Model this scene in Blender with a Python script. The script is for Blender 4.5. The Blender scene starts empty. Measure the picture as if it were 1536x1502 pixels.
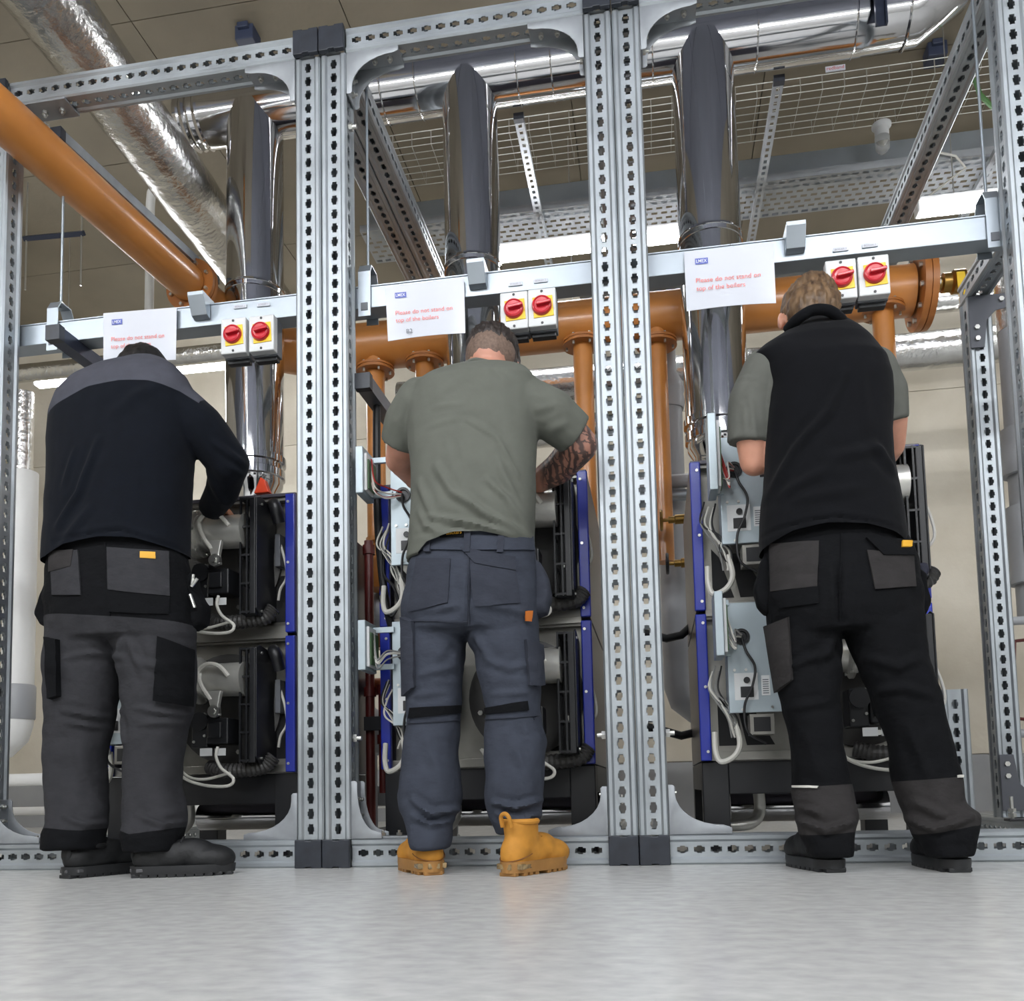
import bpy, bmesh, math, random
import numpy as np
from mathutils import Matrix, Vector, noise
from mathutils.bvhtree import BVHTree

random.seed(7)
scene = bpy.context.scene
COL = scene.collection

# ------------------------------------------------------------------ camera
CAM = Vector((0.0, -2.76745, 0.24303))
ROT = Matrix(((0.98701762, 0.03535949, 0.15667141),
              (0.15902753, -0.07847137, -0.98415064),
              (-0.02250485, 0.99628909, -0.08307575)))
FPX, CX, CY = 1340.0, 768.0, 1070.0
cd = bpy.data.cameras.new('camera')
cd.sensor_fit = 'HORIZONTAL'
cd.sensor_width = 36.0
cd.lens = FPX / 1536.0 * 36.0
cd.shift_y = (CY - 751.0) / 1536.0
cd.clip_start = 0.05
cam = bpy.data.objects.new('camera', cd)
cam.matrix_world = Matrix.Translation(CAM) @ ROT.to_4x4()
COL.objects.link(cam)
scene.camera = cam

# ------------------------------------------------------------------ world, exposure
w = bpy.data.worlds.new('world')
scene.world = w
w.use_nodes = True
w.node_tree.nodes['Background'].inputs[0].default_value = (0.75, 0.85, 1.0, 1)
w.node_tree.nodes['Background'].inputs[1].default_value = 0.02
scene.view_settings.view_transform = 'Standard'
scene.view_settings.look = 'None'
scene.view_settings.gamma = 1.0
scene.view_settings.use_curve_mapping = False
scene.view_settings.exposure = 1.15
LAMP = 46.0            # strength of the LED battens (they light the room)

# ------------------------------------------------------------------ helpers: measuring
def ray(x, y):
    return ROT @ Vector(((x - CX) / FPX, -(y - CY) / FPX, -1.0))
def at(x, y, Y):
    d = ray(x, y)
    return CAM + d * ((Y - CAM.y) / d.y)
def gnd(x, y, Z=0.0):
    d = ray(x, y)
    return CAM + d * ((Z - CAM.z) / d.z)
def mpp(x, y, Y):                       # metres per pixel of the photograph at that depth
    return (at(x + 1, y, Y) - at(x, y, Y)).length

# ------------------------------------------------------------------ helpers: meshes
def frame_of(d):
    d = d.normalized()
    a = Vector((0, 0, 1)) if abs(d.z) < 0.9 else Vector((1, 0, 0))
    u = d.cross(a).normalized()
    return u, d.cross(u).normalized()

class MB:
    def __init__(s):
        s.v = []; s.f = []
    def add(s, vs, fs):
        n = len(s.v)
        s.v += [Vector(p) for p in vs]
        s.f += [tuple(i + n for i in f) for f in fs]
        return s
    def box(s, c, size, rot=None):
        hx, hy, hz = (q / 2 for q in size)
        c = Vector(c)
        vs = [Vector((x, y, z)) for z in (-hz, hz) for y in (-hy, hy) for x in (-hx, hx)]
        if rot is not None: vs = [rot @ p for p in vs]
        return s.add([p + c for p in vs], [(0,2,3,1),(4,5,7,6),(0,1,5,4),(2,6,7,3),(0,4,6,2),(1,3,7,5)])
    def bx(s, x0, x1, y0, y1, z0, z1):
        return s.box(((x0+x1)/2, (y0+y1)/2, (z0+z1)/2), (abs(x1-x0), abs(y1-y0), abs(z1-z0)))
    def cone(s, p0, p1, r0, r1=None, n=20, cap=True):
        if r1 is None: r1 = r0
        p0, p1 = Vector(p0), Vector(p1)
        u, v = frame_of(p1 - p0)
        vs = []
        for p, r in ((p0, r0), (p1, r1)):
            for i in range(n):
                a = 2 * math.pi * i / n
                vs.append(p + (u * math.cos(a) + v * math.sin(a)) * r)
        fs = [(i, (i+1) % n, n + (i+1) % n, n + i) for i in range(n)]
        if cap: fs += [tuple(range(n-1, -1, -1)), tuple(range(n, 2*n))]
        return s.add(vs, fs)
    def tube(s, pts, r, n=10, cap=True):
        pts = [Vector(p) for p in pts]
        rs = r if isinstance(r, (list, tuple)) else [r] * len(pts)
        d0 = (pts[1] - pts[0]).normalized()
        u, v = frame_of(d0)
        vs = []
        m = len(pts)
        for k, p in enumerate(pts):
            if k == 0: d = d0
            elif k == m-1: d = (pts[k] - pts[k-1]).normalized()
            else: d = ((pts[k+1]-pts[k]).normalized() + (pts[k]-pts[k-1]).normalized()).normalized()
            u = (u - d * u.dot(d)).normalized()
            v = d.cross(u)
            for i in range(n):
                a = 2 * math.pi * i / n
                vs.append(p + (u * math.cos(a) + v * math.sin(a)) * rs[k])
        fs = []
        for k in range(m-1):
            for i in range(n):
                j = (i+1) % n
                fs.append((k*n+i, k*n+j, (k+1)*n+j, (k+1)*n+i))
        if cap: fs += [tuple(range(n-1, -1, -1)), tuple(range((m-1)*n, m*n))]
        return s.add(vs, fs)
    def rings(s, rings, cap=True):
        n = len(rings[0]); vs = [p for r in rings for p in r]; fs = []
        for k in range(len(rings)-1):
            for i in range(n):
                j = (i+1) % n
                fs.append((k*n+i, k*n+j, (k+1)*n+j, (k+1)*n+i))
        if cap: fs += [tuple(range(n-1, -1, -1)), tuple(range((len(rings)-1)*n, len(rings)*n))]
        return s.add(vs, fs)
    def lathe(s, prof, o, axis, n=24, cap=True):
        o = Vector(o); axis = Vector(axis).normalized(); u, v = frame_of(axis)
        return s.rings([[o + axis*h + (u*math.cos(2*math.pi*i/n) + v*math.sin(2*math.pi*i/n))*r for i in range(n)] for h, r in prof], cap)
    def ell(s, c, r, rot=None, nu=18, nv=12):
        c = Vector(c); vs = []; fs = []
        for j in range(1, nv):
            t = math.pi * j / nv
            for i in range(nu):
                a = 2*math.pi*i/nu
                vs.append(Vector((r[0]*math.sin(t)*math.cos(a), r[1]*math.sin(t)*math.sin(a), r[2]*math.cos(t))))
        vs += [Vector((0,0,r[2])), Vector((0,0,-r[2]))]
        if rot is not None: vs = [rot @ p for p in vs]
        for j in range(nv-2):
            for i in range(nu):
                k = (i+1) % nu
                fs.append((j*nu+i, (j+1)*nu+i, (j+1)*nu+k, j*nu+k))
        T, B = len(vs)-2, len(vs)-1
        for i in range(nu):
            k = (i+1) % nu
            fs.append((T, i, k)); fs.append((B, (nv-2)*nu+k, (nv-2)*nu+i))
        return s.add([p + c for p in vs], fs)
    def prism(s, poly, o, u, v, t):
        o, u, v = Vector(o), Vector(u), Vector(v)
        w_ = u.cross(v).normalized() * t
        n = len(poly)
        vs = [o + u*a + v*b for a, b in poly] + [o + u*a + v*b + w_ for a, b in poly]
        fs = [tuple(range(n-1, -1, -1)), tuple(range(n, 2*n))] + [(i, (i+1) % n, n+(i+1) % n, n+i) for i in range(n)]
        return s.add(vs, fs)
    def capsule(s, p0, p1, r0, r1, n=14):
        p0, p1 = Vector(p0), Vector(p1)
        s.cone(p0, p1, r0, r1, n)
        s.ell(p0, (r0,)*3, None, n, 8); s.ell(p1, (r1,)*3, None, n, 8)
        return s
    def chain(s, pts, n=14):            # pts: (Vector, r)
        for (a, ra), (b, rb) in zip(pts, pts[1:]): s.capsule(a, b, ra, rb, n)
        return s
    def torus(s, c, axis, R, r, n=28, m=8, a0=0, a1=None):
        c = Vector(c); u, v = frame_of(Vector(axis))
        if a1 is None:
            pts = [c + (u*math.cos(2*math.pi*i/n) + v*math.sin(2*math.pi*i/n))*R for i in range(n+1)]
        else:
            pts = [c + (u*math.cos(a0+(a1-a0)*i/n) + v*math.sin(a0+(a1-a0)*i/n))*R for i in range(n+1)]
        return s.tube(pts, r, m)

WL = {}                                  # world location of every object that may be a parent
def mk(name, mb, mat, parent=None, smooth=35, bevel=0.0, loc=None):
    if isinstance(mb, bpy.types.Mesh):
        me = mb; vs = None
    else:
        me = bpy.data.meshes.new(name)
    if parent is not None: base = Vector(WL[parent.name])
    elif loc is not None: base = Vector(loc)
    else:
        pts = mb.v if not isinstance(mb, bpy.types.Mesh) else [q.co for q in mb.vertices]
        xs = [p.x for p in pts]; ys = [p.y for p in pts]; zs = [p.z for p in pts]
        base = Vector(((min(xs)+max(xs))/2, (min(ys)+max(ys))/2, min(zs)))
    if isinstance(mb, bpy.types.Mesh):
        me.transform(Matrix.Translation(-base))
    else:
        me.from_pydata([tuple(p - base) for p in mb.v], [], mb.f)
    if bevel or not isinstance(mb, bpy.types.Mesh):
        bm = bmesh.new(); bm.from_mesh(me)
        bmesh.ops.recalc_face_normals(bm, faces=bm.faces)
        if bevel:
            es = [e for e in bm.edges if len(e.link_faces) == 2 and e.calc_face_angle(0) > 0.6]
            bmesh.ops.bevel(bm, geom=es, offset=bevel, segments=2, affect='EDGES', profile=0.5, clamp_overlap=True)
        bm.to_mesh(me); bm.free()
    if smooth:
        me.shade_smooth()
        me.set_sharp_from_angle(angle=math.radians(smooth))
    me.materials.append(mat)
    o = bpy.data.objects.new(name, me)
    COL.objects.link(o)
    if parent is not None:
        o.parent = parent
    else:
        o.location = base
    WL[o.name] = base
    return o
def tag(o, label=None, cat=None, group=None, kind=None):
    if label: o['label'] = label
    if cat: o['category'] = cat
    if group: o['group'] = group
    if kind: o['kind'] = kind
    return o
def thing(name, label, cat, loc, group=None):
    o = bpy.data.objects.new(name, None)
    o.empty_display_size = 0.1
    COL.objects.link(o)
    o.location = Vector(loc); WL[o.name] = Vector(loc)
    return tag(o, label, cat, group)
def copy_tree(o, parent=None):
    c = o.copy(); COL.objects.link(c)
    c.parent = parent
    for ch in o.children: copy_tree(ch, c)
    return c
def struct(name, mb, mat, **k):
    return tag(mk(name, mb, mat, **k), kind='structure')

# ------------------------------------------------------------------ helpers: materials
def lin(c):
    return tuple(((q/255.0)/12.92 if q/255.0 <= 0.04045 else ((q/255.0+0.055)/1.055)**2.4) for q in c) + (1.0,)
MATS = {}
def mat(name, rgb, rough=0.5, metal=0.0, var=0.0, vscale=8.0, bump=0.0, bscale=60.0, stretch=(1,1,1),
        rgb2=None, emit=0.0, spec=0.5, coat=0.0, sheen=0.0, rvar=0.0, detail=4.0):
    if name in MATS: return MATS[name]
    m = bpy.data.materials.new(name); m.use_nodes = True
    nt = m.node_tree; b = nt.nodes['Principled BSDF']
    col = lin(rgb)
    b.inputs['Base Color'].default_value = col
    b.inputs['Roughness'].default_value = rough
    b.inputs['Metallic'].default_value = metal
    b.inputs['Specular IOR Level'].default_value = spec
    if coat: b.inputs['Coat Weight'].default_value = coat; b.inputs['Coat Roughness'].default_value = 0.15
    if sheen: b.inputs['Sheen Weight'].default_value = sheen; b.inputs['Sheen Roughness'].default_value = 0.5
    if emit:
        b.inputs['Emission Color'].default_value = col; b.inputs['Emission Strength'].default_value = emit
    if var or bump or rvar:
        tc = nt.nodes.new('ShaderNodeTexCoord'); mp = nt.nodes.new('ShaderNodeMapping')
        mp.inputs['Scale'].default_value = stretch
        nt.links.new(tc.outputs['Object'], mp.inputs['Vector'])
    if var or rvar:
        nz = nt.nodes.new('ShaderNodeTexNoise'); nz.inputs['Scale'].default_value = vscale; nz.inputs['Detail'].default_value = detail
        nt.links.new(mp.outputs[0], nz.inputs['Vector'])
    if var:
        r = nt.nodes.new('ShaderNodeValToRGB')
        c2 = lin(rgb2) if rgb2 else tuple(q*(1-var) for q in col[:3]) + (1,)
        c1 = col if rgb2 else tuple(min(1, q*(1+var)) for q in col[:3]) + (1,)
        r.color_ramp.elements[0].position = 0.32; r.color_ramp.elements[0].color = c2
        r.color_ramp.elements[1].position = 0.68; r.color_ramp.elements[1].color = c1
        nt.links.new(nz.outputs['Fac'], r.inputs[0]); nt.links.new(r.outputs[0], b.inputs['Base Color'])
    if rvar:
        mr = nt.nodes.new('ShaderNodeMapRange')
        mr.inputs['To Min'].default_value = max(0.02, rough - rvar); mr.inputs['To Max'].default_value = rough + rvar
        nt.links.new(nz.outputs['Fac'], mr.inputs['Value']); nt.links.new(mr.outputs[0], b.inputs['Roughness'])
    if bump:
        n2 = nt.nodes.new('ShaderNodeTexNoise'); n2.inputs['Scale'].default_value = bscale; n2.inputs['Detail'].default_value = 5
        bp = nt.nodes.new('ShaderNodeBump'); bp.inputs['Strength'].default_value = bump; bp.inputs['Distance'].default_value = 0.01
        nt.links.new(mp.outputs[0], n2.inputs['Vector'])
        nt.links.new(n2.outputs['Fac'], bp.inputs['Height']); nt.links.new(bp.outputs[0], b.inputs['Normal'])
    MATS[name] = m
    return m

M_floor = mat('vinyl_floor', (204,204,201), 0.26, var=1, rgb2=(186,186,184), vscale=30.0, stretch=(0.7,1.0,1.0), detail=10)
M_ceil = mat('concrete_ceiling', (126,118,103), 0.9, var=0.14, vscale=1.3, bump=0.15, bscale=30)
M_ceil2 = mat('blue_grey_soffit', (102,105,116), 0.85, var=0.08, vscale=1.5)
M_wall = mat('concrete_wall', (210,203,188), 0.85, var=1, rgb2=(192,184,167), vscale=2.2, bump=0.25, bscale=22, detail=9)
M_wall2 = mat('painted_wall', (198,198,195), 0.8, var=0.06, vscale=2)
M_band = mat('grey_wall_paint', (150,151,152), 0.6, var=0.06, vscale=5)
M_galv = mat('galvanised_steel', (164,170,174), 0.46, 0.74, var=0.14, vscale=14, rvar=0.1, bump=0.03, bscale=90, stretch=(1,1,0.35))
M_galv2 = mat('bright_zinc', (162,170,177), 0.40, 0.75, var=0.07, vscale=6, rvar=0.06)
M_bracket = mat('cast_zinc_bracket', (150,154,158), 0.5, 0.5, var=0.08, vscale=20)
M_bolt = mat('zinc_bolt', (205,205,200), 0.3, 0.9)
M_cap = mat('black_plastic_cap', (38,42,50), 0.45, var=0.25, vscale=25, bump=0.05)
M_black = mat('black_plastic', (24,25,28), 0.4, var=0.2, vscale=10)
M_blacksteel = mat('black_painted_steel', (26,27,31), 0.4, var=0.15, vscale=6)
M_chrome = mat('polished_stainless', (198,198,200), 0.055, 1.0, bump=0.018, bscale=5, stretch=(3,3,0.4))
M_chromeh = mat('polished_stainless_header', (205,205,207), 0.09, 1.0, bump=0.03, bscale=6, stretch=(0.5,3,3))
M_foil = mat('aluminium_foil_lagging', (214,214,212), 0.22, 1.0, bump=0.55, bscale=34, var=0.1, vscale=12)
M_orange = mat('orange_gas_paint', (188,122,58), 0.32, var=0.10, vscale=5, coat=0.3)
M_orange2 = mat('orange_flange_paint', (170,106,50), 0.4, var=0.12, vscale=9)
M_redpipe = mat('red_oxide_pipe', (92,30,26), 0.4, var=0.15, vscale=7)
M_white = mat('white_plastic', (228,228,226), 0.35, var=0.03, vscale=5)
M_lag = mat('grey_lagging', (158,160,163), 0.42, var=0.06, vscale=5, bump=0.12, bscale=14)
M_greybox = mat('light_grey_plastic', (206,208,208), 0.45)
M_dgrey = mat('dark_grey_plastic', (92,95,100), 0.5)
M_red = mat('isolator_red', (190,20,38), 0.32, coat=0.3)
M_yellow = mat('isolator_yellow', (236,196,40), 0.45)
M_paper = mat('laminated_paper', (204,207,215), 0.18, coat=0.5, var=0.02, vscale=6)
M_redink = mat('red_print', (232,120,112), 0.5)
M_blueink = mat('blue_print', (88,100,178), 0.5)
M_whiteink = mat('white_print', (225,228,240), 0.5)
M_ink = mat('black_pen', (40,44,60), 0.6)
M_greyink = mat('grey_print', (150,150,155), 0.6)
M_blue = mat('boiler_blue', (18,42,160), 0.35, coat=0.3, var=0.08, vscale=3)
M_plate = mat('brushed_steel_plate', (150,148,142), 0.36, 0.7, var=0.18, vscale=6, rvar=0.1)
M_side = mat('boiler_side_panel', (88,86,94), 0.35, 0.55, var=0.12, vscale=3)
M_alu = mat('cast_aluminium', (205,204,198), 0.36, 0.65, var=0.10, vscale=16, bump=0.05)
M_zinc = mat('control_panel_zinc', (168,180,186), 0.42, 0.45, var=0.06, vscale=8)
M_hose = mat('white_silicone_hose', (198,196,188), 0.45)
M_cable = mat('black_cable', (28,28,30), 0.5)
M_grcable = mat('grey_cable', (128,128,126), 0.5)
M_brass = mat('brass', (150,118,62), 0.35, 0.9)
M_tray = mat('perforated_tray_steel', (160,164,168), 0.5, 0.5, var=0.08, vscale=10)
M_led = mat('led_diffuser', (250,252,255), 0.4, emit=LAMP)
M_led2 = mat('led_diffuser_rear', (250,252,255), 0.4, emit=LAMP*0.42)
M_ledbody = mat('batten_body', (225,226,226), 0.4)
# ------------------------------------------------------------------ room shell
X0, X1, YB, YF, ZC = -6.4, 5.6, 4.1, -6.5, 4.25
struct('floor', MB().bx(X0, X1, YF, YB, -0.1, 0.0), M_floor, smooth=0)
struct('wall_left', MB().bx(X0-0.2, X0, YF, YB+0.2, 0, ZC), M_wall, smooth=0)
struct('wall_right', MB().bx(X1, X1+0.2, YF, YB+0.2, 0, ZC), M_wall2, smooth=0)
struct('wall_front', MB().bx(X0-0.2, X1+0.2, YF-0.2, YF, 0, ZC), M_wall2, smooth=0)
wb = struct('wall_back', MB().bx(X0-0.2, X1+0.2, YB+0.02, YB+0.2, 0, ZC), M_wall, smooth=0)
# cast concrete panels of the back wall with recessed joints between them
xs = [X0, -4.4, -2.4, -0.4, 1.6, 3.6, X1]
zs = [0.41, 3.13, ZC]
for a, b in zip(xs, xs[1:]):
    for c, d in zip(zs, zs[1:]):
        mk('concrete_panel', MB().bx(a+0.002, b-0.002, YB, YB+0.03, c+0.002, d-0.002), M_wall, wb, smooth=0)
tag(mk('baseboard_back', MB().bx(X0, X1, YB-0.03, YB+0.02, 0, 0.405), M_band, smooth=0), kind='structure')
ce = struct('ceiling', MB().bx(X0-0.2, X1+0.2, YF-0.2, YB+0.2, ZC+0.02, ZC+0.2), M_ceil, smooth=0)
yy = [YF, -4.0, -1.5, 0.30, 1.20, 2.15, 3.15, YB]
xx = [X0, -3.7, -2.55, -1.45, -0.35, 0.75, 1.85, 3.4, X1]
for a, b in zip(xx, xx[1:]):
    for c, d in zip(yy, yy[1:]):
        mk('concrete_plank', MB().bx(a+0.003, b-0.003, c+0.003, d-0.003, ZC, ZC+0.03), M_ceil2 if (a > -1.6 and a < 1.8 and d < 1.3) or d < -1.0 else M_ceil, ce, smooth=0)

# ------------------------------------------------------------------ LED battens
def batten(x, y, z, L, label, rods=True, lamp=None):
    t = thing('led_batten', label, 'light', (x, y, z), 'LED batten lights')
    mk('diffuser', MB().prism([(-0.036,-0.02),(-0.028,-0.04),(0.028,-0.04),(0.036,-0.02),(0.036,0.012),(-0.036,0.012)],
       (x-L/2, y, z), (0,1,0), (0,0,1), L), lamp or M_led2, t, smooth=0)
    body = MB().bx(x-L/2, x+L/2, y-0.03, y+0.03, z+0.012, z+0.045)
    mk('batten_body', body, M_ledbody, t, smooth=0, bevel=0.004)
    for s in (-1, 1):
        mk('end_cap', MB().bx(x+s*(L/2), x+s*(L/2+0.012), y-0.036, y+0.036, z-0.038, z+0.045), M_ledbody, t, smooth=0, bevel=0.004)
        if rods: mk('suspension_rod', MB().cone((x+s*L*0.38, y, z+0.045), (x+s*L*0.38, y, ZC), 0.003, n=6), M_bolt, t)
batten(-0.22, 2.0, 3.26, 1.5, 'lit white LED batten seen between the middle and right flues')
batten(2.22, 2.0, 3.24, 1.5, 'lit white LED batten at the right behind the vertical hanger rod')
batten(-3.28, 2.75, 3.19, 1.9, 'lit white LED batten low on the left behind the man in the black sweater')
for x, nx_ in ((-3.6,'leftmost'), (-1.2,'centre left'), (1.2,'centre right'), (3.6,'rightmost')):
    for y, ny_ in ((-2.7,'nearer'), (-5.0,'farther')):
        batten(x, y, 3.25, 1.5, '%s LED batten in the %s row over the open floor behind the camera' % (nx_, ny_), True, M_led)
# ------------------------------------------------------------------ slotted steel frame
W = 0.09; PITCH = 0.0497
_prof = {}
def profile_mesh(L):
    key = round(L, 3)
    if key in _prof: return _prof[key]
    h = W / 2; mb = MB(); V = mb.v; F = mb.f
    c = 0.0055; D = -0.0065; sw = 0.0225; rw = 0.0295
    n = max(1, int((L - 0.01) / PITCH)); m0 = (L - n*PITCH) / 2
    for k in range(4):
        ca, sa = (1,0,-1,0)[k], (0,1,0,-1)[k]
        def pt(u, d, z):      # face k looks along -Y rotated
            x, y = u, -(h + d)
            return Vector((x*ca - y*sa, x*sa + y*ca, z))
        def quad(u0, d0, u1, d1, z0, z1):
            i = len(V); V.extend([pt(u0,d0,z0), pt(u1,d1,z0), pt(u1,d1,z1), pt(u0,d0,z1)]); F.append((i,i+1,i+2,i+3))
        quad(-h+c, 0, -rw, 0, 0, L); quad(-rw, 0, -sw, D, 0, L); quad(sw, D, rw, 0, 0, L); quad(rw, 0, h-c, 0, 0, L)
        i = len(V)
        p0, p1 = pt(h-c, 0, 0), pt(h, -c, 0)
        V.extend([p0, p1, p1 + Vector((0,0,L)), p0 + Vector((0,0,L))]); F.append((i,i+1,i+2,i+3))
        quad(-sw, D, sw, D, 0, m0); quad(-sw, D, sw, D, L-m0, L)
        a, e = 0.0074, 0.0112
        for q in range(n):
            z0 = m0 + q*PITCH; zc = z0 + PITCH/2
            lv = [z0, zc-0.0165, zc-0.0072, zc+0.0072, zc+0.0165, z0+PITCH]
            quad(-sw, D, sw, D, lv[0], lv[1]); quad(-sw, D, sw, D, lv[4], lv[5])
            for hw, b0, b1 in ((a,1,2),(e,2,3),(a,3,4)):
                quad(-sw, D, -hw, D, lv[b0], lv[b1]); quad(hw, D, sw, D, lv[b0], lv[b1])
            out = [(-a,lv[1]),(a,lv[1]),(a,lv[2]),(e,lv[2]),(e,lv[3]),(a,lv[3]),(a,lv[4]),(-a,lv[4]),(-a,lv[3]),(-e,lv[3]),(-e,lv[2]),(-a,lv[2])]
            i = len(V)
            V.extend([pt(u, D, z) for u, z in out] + [pt(u, D-0.0035, z) for u, z in out])
            for j in range(12): F.append((i+j, i+12+j, i+12+(j+1)%12, i+(j+1)%12))
    me = bpy.data.meshes.new('slotted_profile')
    me.from_pydata([tuple(p) for p in V], [], F)
    me.materials.append(M_galv)
    _prof[key] = me
    return me
def profile(name, label, o, axis, L, group=None, cat='steel post', kind=None):
    ob = bpy.data.objects.new(name, profile_mesh(L)); COL.objects.link(ob)
    ob.location = Vector(o); WL[ob.name] = Vector(o)
    if axis == 'x': ob.rotation_euler = (0, math.pi/2, 0)
    if axis == 'y': ob.rotation_euler = (-math.pi/2, 0, 0)
    return tag(ob, label, cat, group)
ZT = 2.79                                # underside of the top rails
PX = {'far left': [-2.31], 'left': [-1.1095, -1.0165], 'mid': [-0.1045, -0.0115], 'right': [1.160, 1.253]}
# uprights
profile('slotted_steel_post', 'slotted galvanised post at the left edge of the picture', (-2.31, 0.045, W), 'z', ZT-W, 'front posts of the frame')
nm = {'left': 'left of the man in tan boots', 'mid': 'right of the man in tan boots'}
for k in ('left', 'mid'):
    for x, s in zip(PX[k], ('left', 'right')):
        profile('slotted_steel_post', '%s half of the double slotted post %s' % (s, nm[k]), (x, 0.045, W), 'z', ZT-W, 'front posts of the frame')
profile('slotted_steel_post', 'slotted galvanised post at the right edge of the picture', (1.160, 0.045, W), 'z', ZT-W, 'front posts of the frame')
profile('slotted_steel_post', 'rear slotted post standing on a bolted base plate at the right', (1.32, 0.90, 0.0905), 'z', 2.039, 'rear posts of the frame')
profile('slotted_steel_post', 'short galvanised slotted upright beside the leg of the man in the vest', (at(1429,1090,0.60).x, 0.60, 0.0), 'z', at(1429,1036,0.60).z)
profile('slotted_steel_post', 'narrow slotted upright behind the left boiler next to its flue', (-1.405, 1.10, 0.0), 'z', 2.0)

# rails that run front to back, with the black caps on their front ends
def cap_on(ob, x, z, shift=0.0):
    mb = MB()
    p = [(-0.045,-0.045),(-0.012,-0.045),(-0.010,-0.041),(0.010,-0.041),(0.012,-0.045),(0.045,-0.045),(0.045,0.045),(0.012,0.045),(0.010,0.041),(-0.010,0.041),(-0.012,0.045),(-0.045,0.045)]
    mb.prism(p, (x, -0.004, z), (1,0,0), (0,0,1), 0.018)
    c = mk('end_cap', mb, M_cap, None, smooth=0, bevel=0.003)
    c.parent = ob; c.matrix_parent_inverse = ob.matrix_basis.inverted()
for k, xs_ in PX.items():
    who = {'far left': 'at the left edge', 'left': 'of the left double post', 'mid': 'of the middle double post', 'right': 'at the right edge'}[k]
    for j, x in enumerate(xs_):
        side = '' if len(xs_) == 1 else ('left ', 'right ')[j]
        if k != 'right':
            r = profile('slotted_floor_rail', '%sfloor rail running back, black cap at the foot %s' % (side, who), (x, 0.0, 0.045), 'y', 1.6, 'floor rails running back', 'steel rail')
            cap_on(r, x, 0.045)
        xt = x if k != 'right' else (1.195, 1.30)[j]
        if k == 'right' and j == 1: continue
        r = profile('slotted_top_rail', '%stop rail running back, black cap at the head %s' % (side, who), (xt, 0.0, ZT+0.045), 'y', 1.62 if k != 'far left' else 0.28, 'top rails running back', 'steel rail')
        cap_on(r, xt, ZT+0.045)
profile('slotted_floor_rail', 'floor rail running back under the rear post at the right', (1.32, 0.5, 0.045), 'y', 0.9, None, 'steel rail')
# rails that run across
spans = [(-2.264, -1.156, 'left bay'), (-0.970, -0.151, 'middle bay'), (0.035, 1.50, 'right bay')]
for a, b, nme in spans:
    profile('slotted_cross_rail', 'slotted top rail across the %s' % nme, (a, 0.045, ZT+0.045), 'x', min(b, 1.114)-a, 'top rails across the bays', 'steel rail')
    profile('slotted_cross_rail', 'slotted floor rail across the %s' % nme, (a, 0.045, 0.045), 'x', b-a, 'floor rails across the bays', 'steel rail')
profile('slotted_cross_rail', 'slotted floor rail at the far left edge', (-2.90, 0.045, 0.045), 'x', 0.54, 'floor rails across the bays', 'steel rail')
profile('slotted_cross_rail', 'rear slotted cross rail under the wall behind the right flue', (-0.30, 1.665, ZT+0.0), 'x', 1.55, None, 'steel rail')
profile('slotted_side_rail', 'slotted rail running back at shoulder height over the rear post', (1.32, 0.25, 2.175), 'y', 0.70, None, 'steel rail')

# cast corner gussets with bolts
def gusset(o, sx, sz, label, long=True, group='corner gussets of the frame'):
    t = thing('corner_gusset', label, 'bracket', o, group)
    o = Vector(o); U = Vector((sx,0,0)); Vv = Vector((0,0,sz))
    L, H = (0.185, 0.150) if long else (0.10, 0.185)
    poly = [(0,0), (L,0), (L,0.018)]
    for i in range(9):
        a = math.pi/2 * i/8
        poly.append((0.020 + (L-0.04)*(1-math.sin(a)), 0.024 + (H-0.05)*(1-math.cos(a))))
    poly += [(0.020, H-0.006), (0.014, H), (0, H)]
    n = -1 if sx*sz > 0 else 1
    m = MB()
    for y in (0.004, 0.080):
        m.prism(poly, o + Vector((0, y, 0)), U, Vv, 0.004)
    mk('gusset_plate', m, M_bracket, t, smooth=30, bevel=0.0008)
    Lf = 0.185
    mk('foot_flange', MB().box(o + U*Lf/2 + Vv*0.003 + Vector((0,0.045,0)), (Lf, 0.072, 0.006)), M_bracket, t, smooth=0, bevel=0.0015)
    mk('post_flange', MB().box(o + Vv*H/2 + U*0.003 + Vector((0,0.045,0)), (0.006, 0.072, H)), M_bracket, t, smooth=0, bevel=0.0015)
    for d in (0.09, 0.145):
        p = o + U*d + Vector((0,0.045,0))
        mk('bolt', MB().cone(p + Vv*0.006, p + Vv*0.016, 0.0095, n=6).cone(p + Vv*0.016, p + Vv*0.024, 0.005, n=8), M_bolt, t)
    for d in (0.075, 0.125):
        p = o + Vv*d + Vector((0,0.045,0))
        mk('bolt', MB().cone(p + U*0.006, p + U*0.016, 0.0095, n=6).cone(p + U*0.016, p + U*0.026, 0.005, n=8), M_bolt, t)
for x, sx, lg, nme in ((-2.264,1,True,'left post of the left bay'), (-1.156,-1,True,'right post of the left bay'), (-0.970,1,False,'left post of the middle bay'),
                   (-0.151,-1,True,'right post of the middle bay'), (0.035,1,True,'left post of the right bay')):
    gusset((x, 0, 0.0905), sx, 1, 'grey corner gusset bolted to the floor rail at the %s' % nme, lg)
for x, sx, lg, nme in ((-1.156,-1,True,'right post of the left bay'), (-0.970,1,True,'left post of the middle bay'),
                   (-0.151,-1,True,'right post of the middle bay'), (0.035,1,True,'left post of the right bay')):
    gusset((x, 0, ZT-0.0005), sx, -1, 'grey corner gusset bolted under the top rail at the %s' % nme, lg)
t = thing('rail_clamp', 'flat grey clamp bolted under the left end of the top rail', 'bracket', (-2.13, 0.045, ZT-0.03), None)
mk('clamp_plate', MB().bx(-2.222, -2.04, 0.0, 0.09, ZT-0.008, ZT-0.0005).bx(-2.222, -2.215, 0.0, 0.09, ZT-0.06, ZT-0.008), M_bracket, t, smooth=0, bevel=0.001)
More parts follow.
